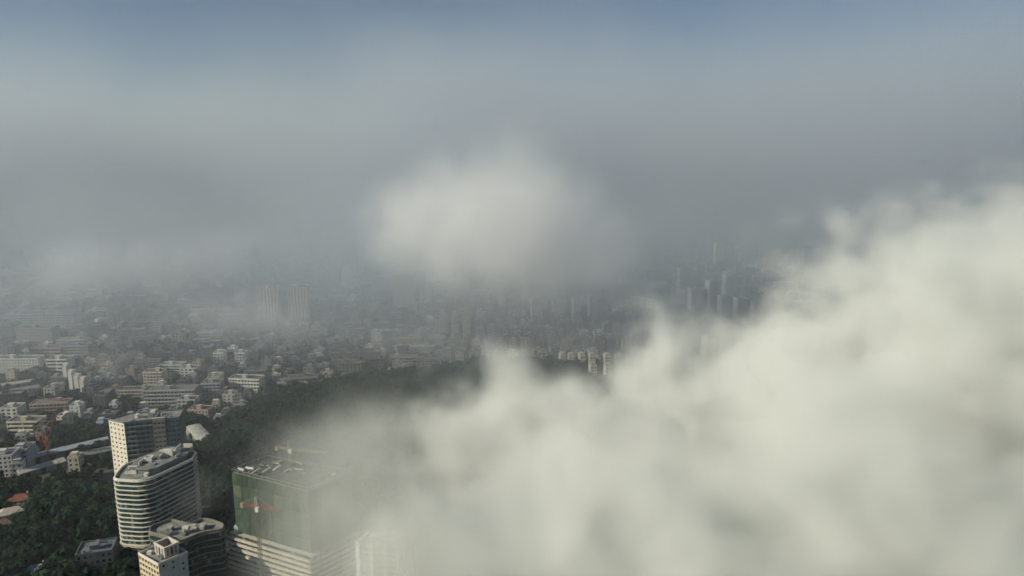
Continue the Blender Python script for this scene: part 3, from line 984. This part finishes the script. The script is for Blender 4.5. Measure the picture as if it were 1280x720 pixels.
# --- long viaduct
p, q = Vector(ground_at(822, 403)), Vector(ground_at(975, 418))
c = (p + q) / 2; L = (q - p).length; rz = math.atan2((q - p).y, (q - p).x)
t = thing('viaduct', 'long pale viaduct crossing in front of the misty far towers', 'viaduct', (c.x, c.y, 0), rz)
mb = MB(); mb.box(-L / 2, L / 2, -6, 6, 9, 10.6); deck = mb.build('deck', M_ROAD, t)
for s in (-1, 1):
    mb = MB(); mb.box(-L / 2, L / 2, s * 5.8 - .2, s * 5.8 + .2, 10.602, 11.6); mb.build('parapet', M_PAVE, deck)
for k in range(9):
    x = -L / 2 + L * (k + .5) / 9
    mb = MB(); mb.box(x - 1, x + 1, -2, 2, -2, 8); mb.box(x - 1.2, x + 1.2, -5, 5, 7.6, 8.998); mb.build('pier', M_PAVE, t)
for k in range(14):
    take(p.x + (q.x - p.x) * k / 13, p.y + (q.y - p.y) * k / 13, 9)

# ------------------------------------------------------------------ cranes
def lattice(mb, a, b, w, step, m=0, th=.28):
    a, b = Vector(a), Vector(b)
    L = (b - a).length
    d = (b - a) / L
    up = Vector((0, 0, 1)) if abs(d.z) < .9 else Vector((1, 0, 0))
    u = d.cross(up).normalized() * w / 2
    v = d.cross(u).normalized() * w / 2
    cs = [u + v, u - v, -u - v, -u + v]
    for k in cs:
        mb.bar(a + k, b + k, th, m)
    n = max(2, int(L / step))
    for i in range(n):
        p, q = a + d * L * i / n, a + d * L * (i + 1) / n
        for k in range(4):
            c0, c1 = (cs[k], cs[(k + 1) % 4]) if i % 2 else (cs[(k + 1) % 4], cs[k])
            mb.bar(p + c0, q + c1, th * .7, m)

# the orange luffing crane
x, y = ground_at(62, 583)
t = thing('luffing_crane', 'orange luffing crane with raised jib standing over the long sheds', 'crane', (x, y, 0))
mb = MB(); lattice(mb, (0, 0, -.5), (0, 0, 21), 1.8, 2.4, th=.3); mb.build('mast', M_CRANE, t)
mb = MB(); mb.box(-3, 3, -3, 3, -1, .4); mb.build('base', M_PAVE, t)
mb = MB(); mb.box(-1.6, 1.6, -1.6, 1.6, 21, 22.4); mb.build('slewing_ring', M_CRANE, t)
mb = MB(); mb.box(1.0, 2.6, -1.4, .6, 22.4, 25); mb.build('cab', M_CRANE, t)
mb = MB(); lattice(mb, (0, 0, 22.4), (-2.5, 0, 31), 1.2, 2.2, th=.25); mb.build('a_frame', M_CRANE, t)
mb = MB(); lattice(mb, (.5, 0, 22.6), (9, 6, 46), 1.2, 2.2, th=.26); mb.build('jib', M_CRANE, t)
mb = MB(); mb.box(-6.5, -1.6, -1.3, 1.3, 22.4, 23.2); mb.box(-6.5, -4, -1.5, 1.5, 23.202, 26); mb.build('counterweight', M_CRANE, t)
mb = MB(); mb.bar((-2.5, 0, 31), (8.8, 5.9, 45.6), .15); mb.bar((9, 6, 45.5), (9, 6, 30), .12); mb.build('cable', M_STEEL, t)
take(x, y, 7)

def hammerhead(label, x, y, z_mast, jib_len, counter, ang, mj, mm, z0=0.0, s=1.0):
    t = thing('tower_crane', label, 'crane', (x, y, z0), ang)
    mb = MB(); lattice(mb, (0, 0, -.5), (0, 0, z_mast), 1.5, 2.2, th=.2); mb.build('mast', mm, t)
    mb = MB(); mb.box(-2.6, 2.6, -2.6, 2.6, -1.5, .3); mb.build('base', M_PAVE, t)
    mb = MB(); mb.box(-1.3, 1.3, -1.3, 1.3, z_mast, z_mast + 1.2); mb.build('slewing_ring', mm, t)
    mb = MB(); mb.box(.6, 2.4, -2.6, -1.0, z_mast - .4, z_mast + 2); mb.build('cab', M_WHITE, t)
    mb = MB(); lattice(mb, (0, 0, z_mast + 1.2), (0, 0, z_mast + 7), 1.3, 2, th=.35); mb.build('tower_head', M_CRANEW, t)
    mb = MB(); lattice(mb, (1, 0, z_mast + 1.6), (jib_len, 0, z_mast + 1.6), 1.1, 2.2, th=.26); mb.build('jib', mj, t)
    mb = MB(); lattice(mb, (-1, 0, z_mast + 1.5), (-counter, 0, z_mast + 1.5), 1.1, 2.2, th=.26); mb.build('counter_jib', mj, t)
    mb = MB(); mb.box(-counter, -counter + 1.8, -.8, .8, z_mast - .2, z_mast + 2.2); mb.build('counterweight', M_CRANEW, t)
    mb = MB(); mb.bar((0, 0, z_mast + 7), (jib_len * .7, 0, z_mast + 2.4), .14); mb.bar((0, 0, z_mast + 7), (-counter + 1, 0, z_mast + 2.4), .14)
    mb.bar((jib_len * .6, 0, z_mast + 1), (jib_len * .6, 0, z_mast - 12), .12); mb.build('cable', M_STEEL, t)
    mb = MB(); mb.box(jib_len * .6 - .6, jib_len * .6 + .6, -.5, .5, z_mast - 13, z_mast - 12); mb.build('hook_block', M_CRANER, t)
    return t
# in front of the green net
fx, fy, fz = at_dist(321, 633, NETC[1] - 36)
e0, e1 = Vector(at_dist(299, 627, fy + 3)), Vector(at_dist(343, 637, fy - 4))
hammerhead('tower crane with a red jib in front of the green net', fx, fy, fz - 1.5, 13.5, 10, math.atan2(-7, 24), M_CRANER, M_NETB)
bx_, by_, bz_ = at_dist(362, 561, NETC[1] + 36)
hammerhead('pale tower crane reaching out behind the green netted tower', bx_, by_, bz_ - 1.5 - hills(bx_, by_), 26, 10, R(-14), M_CRANEW, M_CRANEW, hills(bx_, by_))
take(fx, fy, 5); take(bx_, by_, 6)

# ------------------------------------------------------------------ fill: where wood stands and where houses stand
def wood(x, y):
    """the wooded hill and the wood at its foot"""
    n_ = noise.noise((x * .011, y * .011, 0)) * 32
    d1 = ((x + 95) / 165) ** 2 + ((y - 620) / 130) ** 2
    d2 = ((x - 45) / 115) ** 2 + ((y - 735) / 62) ** 2
    d3 = ((x + 200) / 90) ** 2 + ((y - 515) / 110) ** 2
    d4 = ((x + 335) / 110) ** 2 + ((y - 420) / 70) ** 2
    d5 = ((x + 325) / 75) ** 2 + ((y - 590) / 34) ** 2
    d6 = ((x + 170) / 130) ** 2 + ((y - 440) / 80) ** 2
    return min(d1, d2, d3, d4, d5, d6) < 1 + n_ * .008

rnd = random.Random(99)
FILL_COLORS = [W1, W2, G2, W3, G1, G1, G2, G2, P1, B1, (0.44, 0.42, 0.38), (0.38, 0.35, 0.30), (0.33, 0.34, 0.33)]
def pick(gain=1.0):
    c_ = rnd.choice(FILL_COLORS); k = rnd.choice((.3, .4, .5, .6, .95)) * gain
    return tuple(min(.75, v * k) for v in c_)

def in_view(x, y, m=60):
    dep = y * math.cos(R(PITCH)) + CAM_H * math.sin(R(PITCH))
    return abs(x) < 640 / FPX * dep + m

HOUSE = [(w, d, f, s) for w, d in ((8, 9), (10, 8), (9, 11), (11, 10)) for f, s in ((3, 'punch'), (4, 'punch'), (5, 'bay'))]
APART = [(22, 11, 4, 'slab'), (26, 11, 5, 'bay'), (16, 11, 3, 'punch'), (30, 11, 4, 'ribbon'), (20, 12, 6, 'slab'), (14, 12, 6, 'bay'), (28, 10, 3, 'punch'), (18, 11, 4, 'punch'),
         (24, 12, 3, 'ribbon'), (13, 11, 4, 'bay'), (34, 12, 3, 'slab'), (11, 9, 3, 'punch')]

# the crowded quarter of small houses beyond the wood
cnt = 0
y = 795.0
while y < 1170:
    x = -75.0 + rnd.uniform(-4, 4)
    while x < 195:
        xx, yy = x + rnd.uniform(-2, 2), y + rnd.uniform(-2, 2)
        if not wood(xx, yy) and is_free(xx, yy, 7) and cnt < 290 and abs(yy - 853) > 14:
            w, d, f, s = rnd.choice(HOUSE)
            place_block('quarter_house', '{} house with {} roof, packed into the crowded quarter', 'house', xx, yy, .12 + rnd.choice((0, math.pi / 2)) + rnd.uniform(-.05, .05),
                        w, d, f, 3.1, s, pick(), 'crowded quarter of small houses', seed=w * d)
            take(xx, yy, 6.2)
            cnt += 1
        x += 15.5
    y += 16.5

# apartment blocks of the city, nearest first
spots = []
y = 500.0
while y < 1750:
    x = -1300.0 + rnd.uniform(-12, 12)
    while x < 1300:
        spots.append((x + rnd.uniform(-6, 6), y + rnd.uniform(-5, 5)))
        x += rnd.uniform(34, 62)
    y += 33
spots = [s for s in spots if in_view(*s, 80)]
spots += [(rnd.uniform(-40, 420), rnd.uniform(330, 500)) for _ in range(60)]
spots.sort(key=lambda s: s[1])
far = []
napt = 0
for x, y in spots:
    if (y < 570 and x < -235) or wood(x, y) or (-85 < x < 205 and 785 < y < 1180):
        continue
    w, d, f, s = rnd.choice(APART)
    if y > 1250 and rnd.random() < .04: f = rnd.randint(10, 16); w = 18; d = 16; s = 'bay'
    r_ = w * .5
    if not is_free(x, y, r_):
        w, d, f, s = 12, 10, 4, 'punch'; r_ = 7
        if not is_free(x, y, r_): continue
    take(x, y, r_ * .92)
    rz = (.1 if x < 0 else -.05) + rnd.choice((0, 0, 0, math.pi / 2)) + rnd.uniform(-.08, .08)
    hidden = x > 60 and y < 640
    if napt < 285 and y < 1150 and not hidden and in_view(x, y, 10):
        if x < -60: lb, gp = '{} block with {} roof, in the city beside the wooded hill', 'apartment blocks beside the wooded hill'
        else: lb, gp = '{} block with {} roof, on streets beyond the cloud bank', 'apartment blocks beyond the cloud bank'
        place_block('apartment_block', lb, 'building', x, y, rz, w, d, f, 3.2, s, pick(), gp, seed=w)
        napt += 1
    else:
        far.append((x, y, rz, w, d, f, s))

# small low-rises tucked between them
k = tries = 0
while k < 170 and tries < 20000:
    tries += 1
    x, y = rnd.uniform(-640, -110), rnd.uniform(575, 1000)
    if wood(x, y) or not in_view(x, y, 5) or not is_free(x, y, 6.5): continue
    w, d, f, s = rnd.choice(((9, 8, 2, 'punch'), (11, 8, 3, 'punch'), (8, 8, 3, 'bay'), (13, 8, 2, 'bay'), (10, 9, 4, 'slab')))
    place_block('low_rise', '{} low-rise with {} roof, tucked between the city trees', 'house', x, y, .1 + rnd.choice((0, math.pi / 2)) + rnd.uniform(-.15, .15), w, d, f, 3.1, s,
                pick(1.5), 'small low-rises between the trees', seed=w)
    take(x, y, 6); k += 1

# everything farther out: one mass
mb = MB()
for x, y, rz, w, d, f, s in far:
    z0 = hills(x, y); H = f * 3.2
    ca, sa = math.cos(rz), math.sin(rz)
    T = lambda a, b: (x + a * ca - b * sa, y + a * sa + b * ca)
    mi = rnd.choice((0, 0, 1, 2))
    mb.prism([T(-w / 2, -d / 2), T(w / 2, -d / 2), T(w / 2, d / 2), T(-w / 2, d / 2)], z0 - 4, z0 + H, mi)
    for k in range(f):
        zb = z0 + k * 3.2 + 1
        for sgn in (-1, 1):
            o = sgn * (d / 2 + .05)
            a, b = T(-w / 2 + .8, o), T(w / 2 - .8, o)
            mb.quad((*a, zb), (*b, zb), (*b, zb + 1.5), (*a, zb + 1.5), 3)
    a, b = rnd.uniform(-w / 4, w / 4), rnd.uniform(-d / 6, d / 6)
    mb.prism([T(a - 2, b - 2), T(a + 2, b - 2), T(a + 2, b + 2), T(a - 2, b + 2)], z0 + H + .01, z0 + H + 3, mi)
fc = mb.build('far_city', [M_GREY, M_ROOF, M_BEIGE, M_GLASS])
tag(fc, 'mass of pale city blocks fading into the farthest mist', 'city', kind='stuff')

# ------------------------------------------------------------------ trees
def crown_mesh(seed, n, m, rad=3.4, hgt=3.0, z=5.2):
    r_ = random.Random(seed)
    mb = MB()
    lobes = [(Vector((r_.uniform(-1, 1) * rad * .5, r_.uniform(-1, 1) * rad * .5, z + r_.uniform(-.4, .6) * hgt)), r_.uniform(.45, .75) * rad) for _ in range(7)]
    lobes.append((Vector((0, 0, z)), rad * .7))
    for k in range(n):
        c_, rr = r_.choice(lobes)
        d = Vector((r_.gauss(0, 1), r_.gauss(0, 1), r_.gauss(0, 1) + .35)).normalized()
        p = c_ + d * rr * r_.uniform(.72, 1.05)
        nr = (d + Vector((r_.uniform(-1, 1), r_.uniform(-1, 1), r_.uniform(-1, 1))) * .6).normalized()
        u = nr.cross(Vector((0, 0, 1)) if abs(nr.z) < .9 else Vector((1, 0, 0))).normalized()
        v = nr.cross(u)
        s = r_.uniform(.45, .95)
        u *= s; v *= s * r_.uniform(.6, 1)
        mb.quad(p - u - v * .3, p + v * -1, p + u + v * .2, p + v)
    for c_, rr in lobes:                    # inner mass that closes the crown
        o = len(mb.v)
        bm = bmesh.new(); bmesh.ops.create_icosphere(bm, subdivisions=1, radius=rr * .78)
        vs_ = [tuple(v.co * (1 + noise.noise(v.co + c_) * .35) + c_) for v in bm.verts]
        fs = [tuple(v.index for v in f.verts) for f in bm.faces]
        bm.free()
        mb.add(vs_, fs)
    return mb.data('crown', [m])
def trunk_mesh():
    mb = MB()
    mb.cyl(0, 0, -1.5, 4.2, .32, 7, r2=.18)
    for k in range(4):
        a = k * 1.7
        mb.bar((0, 0, 2.6 + k * .3), (math.cos(a) * 1.6, math.sin(a) * 1.6, 4.8 + k * .2), .16)
    return mb.data('trunk', [M_BARK])
M_LEAF3 = mat('foliage_olive', (0.024, 0.040, 0.018), 0.9, 0.4, 0.03, spec=0.1)
CROWNS = [crown_mesh(k, 150, (M_LEAF2, M_LEAF, M_LEAF2, M_LEAF, M_LEAF2, M_LEAF3)[k], rad=3.0 + .25 * k) for k in range(6)]
TRUNK = trunk_mesh()

def add_tree(x, y, s, label, group):
    t = thing('tree', label, 'tree', (x, y, hills(x, y)), rnd.uniform(0, 6.28), group)
    t.scale = (s, s, s * rnd.uniform(.9, 1.15))
    link('trunk', TRUNK, t); link('crown', rnd.choice(CROWNS), t)

# single trees round the towers and in the streets
k = 0
while k < 46:
    x, y = rnd.uniform(-300, -150), rnd.uniform(385, 480)
    if not is_free(x, y, 2.0) or not in_view(x, y, 0): continue
    add_tree(x, y, rnd.uniform(.9, 1.35), 'broad dark tree standing round the feet of the towers', 'trees round the towers'); take(x, y, 2.4); k += 1
k = 0
while k < 120:
    x, y = rnd.uniform(-620, -120), rnd.uniform(520, 900)
    if wood(x, y) or not is_free(x, y, 2.2) or not in_view(x, y, 0): continue
    add_tree(x, y, rnd.uniform(.8, 1.3), 'street tree growing between the city apartment blocks', 'street trees between the blocks'); take(x, y, 2.2); k += 1

# the wood itself: a mass of crowns
pts_mesh = bpy.data.meshes.new('wood')
pv, ps = [], []
y = 330.0
while y < 830:
    x = -620.0
    while x < 175:
        xx, yy = x + rnd.uniform(-2.2, 2.2), y + rnd.uniform(-2.2, 2.2)
        if wood(xx, yy) and in_view(xx, yy, 90) and is_free(xx, yy, 1.0):
            pv.append((xx, yy, hills(xx, yy))); ps.append(rnd.uniform(.65, 1.3) + max(0, noise.noise((xx * .03, yy * .03, 2))) * .9)
        x += 5.2
    y += 5.0
# green gaps in the city
for _ in range(26000):
    x, y = rnd.uniform(-900, 900), rnd.uniform(480, 1500)
    if in_view(x, y, 20) and noise.noise((x * .012, y * .012, 7)) > -.22 and is_free(x, y, 1.2) and not (-80 < x < 200 and 790 < y < 1170):
        pv.append((x, y, hills(x, y))); ps.append(rnd.uniform(.6, 1.15))
pts_mesh.from_pydata(pv, [], [])
at = pts_mesh.attributes.new('tree_scale', 'FLOAT', 'POINT'); at.data.foreach_set('value', ps)
woods = link('wood', pts_mesh)
tag(woods, 'dark green wood covering the hill and the gaps between the buildings', 'wood', kind='stuff')
for m in (M_LEAF, M_LEAF2, M_LEAF3): pts_mesh.materials.append(m)
ng = bpy.data.node_groups.new('wood_trees', 'GeometryNodeTree')
ng.interface.new_socket('Geometry', in_out='INPUT', socket_type='NodeSocketGeometry')
ng.interface.new_socket('Geometry', in_out='OUTPUT', socket_type='NodeSocketGeometry')
N, Lk = ng.nodes, ng.links
gi, go = N.new('NodeGroupInput'), N.new('NodeGroupOutput')
protos = bpy.data.collections.new('wood_prototypes')
for k, me in enumerate(CROWNS):
    o = bpy.data.objects.new('wood_crown', me); protos.objects.link(o)
ci = N.new('GeometryNodeCollectionInfo'); ci.inputs['Collection'].default_value = protos
ci.inputs['Separate Children'].default_value = True; ci.inputs['Reset Children'].default_value = True
ip_ = N.new('GeometryNodeInstanceOnPoints'); ip_.inputs['Pick Instance'].default_value = True
rv = N.new('FunctionNodeRandomValue'); rv.data_type = 'FLOAT_VECTOR'
rv.inputs[0].default_value = (-.12, -.12, 0); rv.inputs[1].default_value = (.12, .12, 6.28)
na = N.new('GeometryNodeInputNamedAttribute'); na.data_type = 'FLOAT'; na.inputs['Name'].default_value = 'tree_scale'
Lk.new(gi.outputs[0], ip_.inputs['Points']); Lk.new(ci.outputs[0], ip_.inputs['Instance'])
Lk.new(rv.outputs[0], ip_.inputs['Rotation']); Lk.new(na.outputs[0], ip_.inputs['Scale'])
Lk.new(ip_.outputs[0], go.inputs[0])
md = woods.modifiers.new('trees', 'NODES'); md.node_group = ng

# ------------------------------------------------------------------ clouds: real volumes with their own place and thickness
def cloud(name, label, blobs, lo, hi, voxel, density, warp, amp, n_scale, edge, color=(1, 1, 1), aniso=0.35, floor_fade=None, seed=0.0, step=1.0, fine=.4, billow=0.0, ceil=None):
    """blobs: (centre, radii, weight). Density = eroded union of ellipsoids."""
    ng = bpy.data.node_groups.new(name + '_field', 'GeometryNodeTree')
    ng.interface.new_socket('Geometry', in_out='INPUT', socket_type='NodeSocketGeometry')
    ng.interface.new_socket('Geometry', in_out='OUTPUT', socket_type='NodeSocketGeometry')
    N, Lk = ng.nodes, ng.links
    N.new('NodeGroupInput'); go = N.new('NodeGroupOutput')
    def put(sock, v):
        if isinstance(v, bpy.types.NodeSocket): Lk.new(v, sock)
        else: sock.default_value = v
    def m(op, a, b=0.0, c_=0.0):
        n = N.new('ShaderNodeMath'); n.operation = op
        put(n.inputs[0], a); put(n.inputs[1], b); put(n.inputs[2], c_)
        return n.outputs[0]
    def v(op, a, b=None, out=0, sc=None):
        n = N.new('ShaderNodeVectorMath'); n.operation = op
        put(n.inputs[0], a)
        if b is not None: put(n.inputs[1], b)
        if sc is not None: put(n.inputs['Scale'], sc)
        return n.outputs['Value'] if op in ('LENGTH', 'DOT_PRODUCT', 'DISTANCE') else n.outputs[0]
    def nz(vec, scale, detail, rough=.55):
        n = N.new('ShaderNodeTexNoise'); n.noise_dimensions = '3D'
        put(n.inputs['Vector'], vec); n.inputs['Scale'].default_value = scale; n.inputs['Detail'].default_value = detail; n.inputs['Roughness'].default_value = rough
        return n
    pos = N.new('GeometryNodeInputPosition').outputs[0]
    sp = v('ADD', pos, (seed * 317.0, seed * 191.0, seed * 77.0))
    w1 = nz(sp, n_scale * .55, 2)
    wv = v('SCALE', v('SUBTRACT', w1.outputs['Color'], (.5, .5, .5)), sc=warp * 2)
    q = v('ADD', pos, wv)
    f = None
    for (c_, r_, wt) in blobs:
        l = v('LENGTH', v('MULTIPLY', v('SUBTRACT', q, tuple(c_)), tuple(1 / k for k in r_)))
        g = m('MULTIPLY', m('SUBTRACT', 1.0, l), wt)
        if f is None: f = g
        else:
            n = N.new('ShaderNodeMath'); n.operation = 'SMOOTH_MAX'; put(n.inputs[0], f); put(n.inputs[1], g); n.inputs[2].default_value = .18; f = n.outputs[0]
    wq = v('ADD', sp, v('SCALE', wv, sc=.6))
    n1 = m('SUBTRACT', nz(wq, n_scale, 6, .58).outputs[0], .5)
    n2 = m('SUBTRACT', nz(wq, n_scale * 3.3, 4, .65).outputs[0], .5)
    if billow:
        b1 = m('ABSOLUTE', m('SUBTRACT', nz(wq, n_scale * 1.7, 3, .5).outputs[0], .5))
        f = m('ADD', f, m('MULTIPLY', m('SUBTRACT', .085, b1), billow))
    f = m('ADD', f, m('MULTIPLY', n1, amp))
    f = m('ADD', f, m('MULTIPLY', n2, amp * fine))
    n = N.new('ShaderNodeMapRange'); n.interpolation_type = 'SMOOTHSTEP'
    put(n.inputs['Value'], f); n.inputs['From Min'].default_value = 0; n.inputs['From Max'].default_value = edge
    n.inputs['To Min'].default_value = 0; n.inputs['To Max'].default_value = 1
    dens = n.outputs[0]
    if floor_fade:
        z = N.new('ShaderNodeSeparateXYZ'); Lk.new(q, z.inputs[0])
        n = N.new('ShaderNodeMapRange'); n.interpolation_type = 'SMOOTHSTEP'
        put(n.inputs['Value'], z.outputs[2]); n.inputs['From Min'].default_value = floor_fade[0]; n.inputs['From Max'].default_value = floor_fade[1]
        n.inputs['To Min'].default_value = floor_fade[2]; n.inputs['To Max'].default_value = 1
        dens = m('MULTIPLY', dens, n.outputs[0])
    if ceil:
        z = N.new('ShaderNodeSeparateXYZ'); Lk.new(q, z.inputs[0])
        n = N.new('ShaderNodeMapRange'); n.interpolation_type = 'SMOOTHERSTEP'
        put(n.inputs['Value'], z.outputs[2]); n.inputs['From Min'].default_value = ceil[0]; n.inputs['From Max'].default_value = ceil[1]
        n.inputs['To Min'].default_value = 1; n.inputs['To Max'].default_value = 0
        dens = m('MULTIPLY', dens, n.outputs[0])
    vc = N.new('GeometryNodeVolumeCube')
    Lk.new(dens, vc.inputs['Density'])
    vc.inputs['Background'].default_value = 0
    vc.inputs['Min'].default_value = lo; vc.inputs['Max'].default_value = hi
    for i, ax in enumerate('XYZ'):
        vc.inputs['Resolution ' + ax].default_value = max(8, int((hi[i] - lo[i]) / voxel))
    mt = bpy.data.materials.new(name + '_vapour')
    mt.use_nodes = True
    nt = mt.node_tree
    nt.nodes.remove(nt.nodes['Principled BSDF'])
    pvn = nt.nodes.new('ShaderNodeVolumePrincipled')
    pvn.inputs['Color'].default_value = (*color, 1)
    pvn.inputs['Density'].default_value = density
    pvn.inputs['Anisotropy'].default_value = aniso
    nt.links.new(pvn.outputs[0], nt.nodes['Material Output'].inputs['Volume'])
    mt.cycles.volume_step_rate = step
    sm = N.new('GeometryNodeSetMaterial'); sm.inputs['Material'].default_value = mt
    Lk.new(vc.outputs[0], sm.inputs['Geometry']); Lk.new(sm.outputs[0], go.inputs[0])
    me = bpy.data.meshes.new(name); me.materials.append(mt)
    o = link(name, me)
    tag(o, label, 'cloud', kind='stuff')
    o.modifiers.new('vapour', 'NODES').node_group = ng
    return o

def B(px, py, y, rx, ry, rz, wt=1.0):
    return (at_dist(px, py, y), (rx, ry, rz), wt)

cloud('cloud_bank', 'big bright cloud bank rolling over the city from the flank', [
    B(1260, 580, 430, 165, 150, 160), B(1000, 630, 450, 170, 130, 100), B(820, 650, 420, 130, 110, 85), B(1260, 455, 600, 130, 130, 130),
    B(720, 650, 410, 85, 75, 55, .75), B(825, 492, 560, 70, 65, 72, 1.0), B(950, 500, 590, 72, 70, 75, 1.0), B(625, 540, 480, 60, 60, 48, .7),
    B(900, 740, 320, 180, 80, 90, 1.1), B(730, 740, 310, 100, 60, 60, .85), B(1150, 720, 320, 160, 80, 100)],
    (-190, 220, 0), (680, 860, 340), 5.0, 0.055, 30, 1.3, 1 / 105, .8, color=(.992, 1, .98), aniso=.1, floor_fade=(0, 40, .4), seed=1, fine=1.05, billow=2.6)
cloud('cloud_puff', 'white rounded puff of cloud hanging over the crowded quarter', [
    B(620, 290, 830, 150, 120, 118), B(695, 325, 850, 120, 100, 95, .95), B(530, 285, 880, 95, 90, 75, .85), B(640, 225, 870, 100, 80, 75, .85)],
    (-310, 620, 30), (310, 1110, 430), 10, 0.026, 45, 1.1, 1 / 120, 1.3, color=(.995, .998, 1), aniso=.1, floor_fade=(15, 110, .0), seed=2, fine=.7, billow=1.0)
cloud('mist_bank', 'grey bank of mist lying across the far city', [
    B(-50, 260, 2200, 1900, 1650, 620), B(640, 245, 2200, 1500, 1650, 680), B(1150, 210, 2100, 1300, 1650, 800), ((-150, 1080, 30), (1500, 720, 260), .92)],
    (-2500, 340, 0), (2300, 3250, 880), 40, 0.0046, 170, 1.1, 1 / 300, 1.2, color=(.66, .722, .805), aniso=.1, seed=3, fine=.5, ceil=(40, 830))
cloud('cloud_wisp', 'thin grey wisp drifting over the low roofs before the pale twin towers', [
    B(290, 395, 900, 130, 80, 38, .7), B(380, 410, 850, 90, 60, 32, .6), B(150, 470, 720, 40, 40, 20, .5), B(80, 335, 1150, 240, 120, 70, .9), B(230, 330, 1100, 160, 120, 70, .8),
    B(520, 425, 770, 90, 50, 26, .55)],
    (-740, 620, 5), (-20, 1310, 260), 9, 0.009, 34, 1.3, 1 / 80, 1.0, color=(.95, .96, .975), aniso=.1, seed=4, fine=.7)
cloud('cloud_wisp', 'thin veil of cloud trailing past the green netted tower', [
    B(262, 620, 385, 26, 18, 22, .6), B(480, 545, 440, 70, 50, 30, .6), B(390, 560, 440, 60, 40, 22, .6), B(450, 620, 310, 60, 55, 55, 1.3), B(440, 700, 285, 58, 50, 48, 1.3), B(530, 650, 350, 50, 30, 50, 1.1)],
    (-260, 225, 0), (50, 560, 160), 5.5, 0.0125, 20, 1.0, 1 / 55, 1.0, color=(.99, 1, .97), aniso=.1, seed=5, fine=.8)

# ------------------------------------------------------------------ the hazy air
mb = MB(); mb.box(-6100, 6100, -1000, 9100, -12, 900)
hm = bpy.data.materials.new('hazy_air')
hm.use_nodes = True
nt = hm.node_tree
nt.nodes.remove(nt.nodes['Principled BSDF'])
pvn = nt.nodes.new('ShaderNodeVolumePrincipled')
pvn.inputs['Color'].default_value = (0.86, 0.91, 0.97, 1)
pvn.inputs['Density'].default_value = 0.00005
pvn.inputs['Anisotropy'].default_value = 0.2
nt.links.new(pvn.outputs[0], nt.nodes['Material Output'].inputs['Volume'])
hz = mb.build('haze', hm)
tag(hz, 'thin pale morning haze filling the air over the whole city', 'haze', kind='stuff')
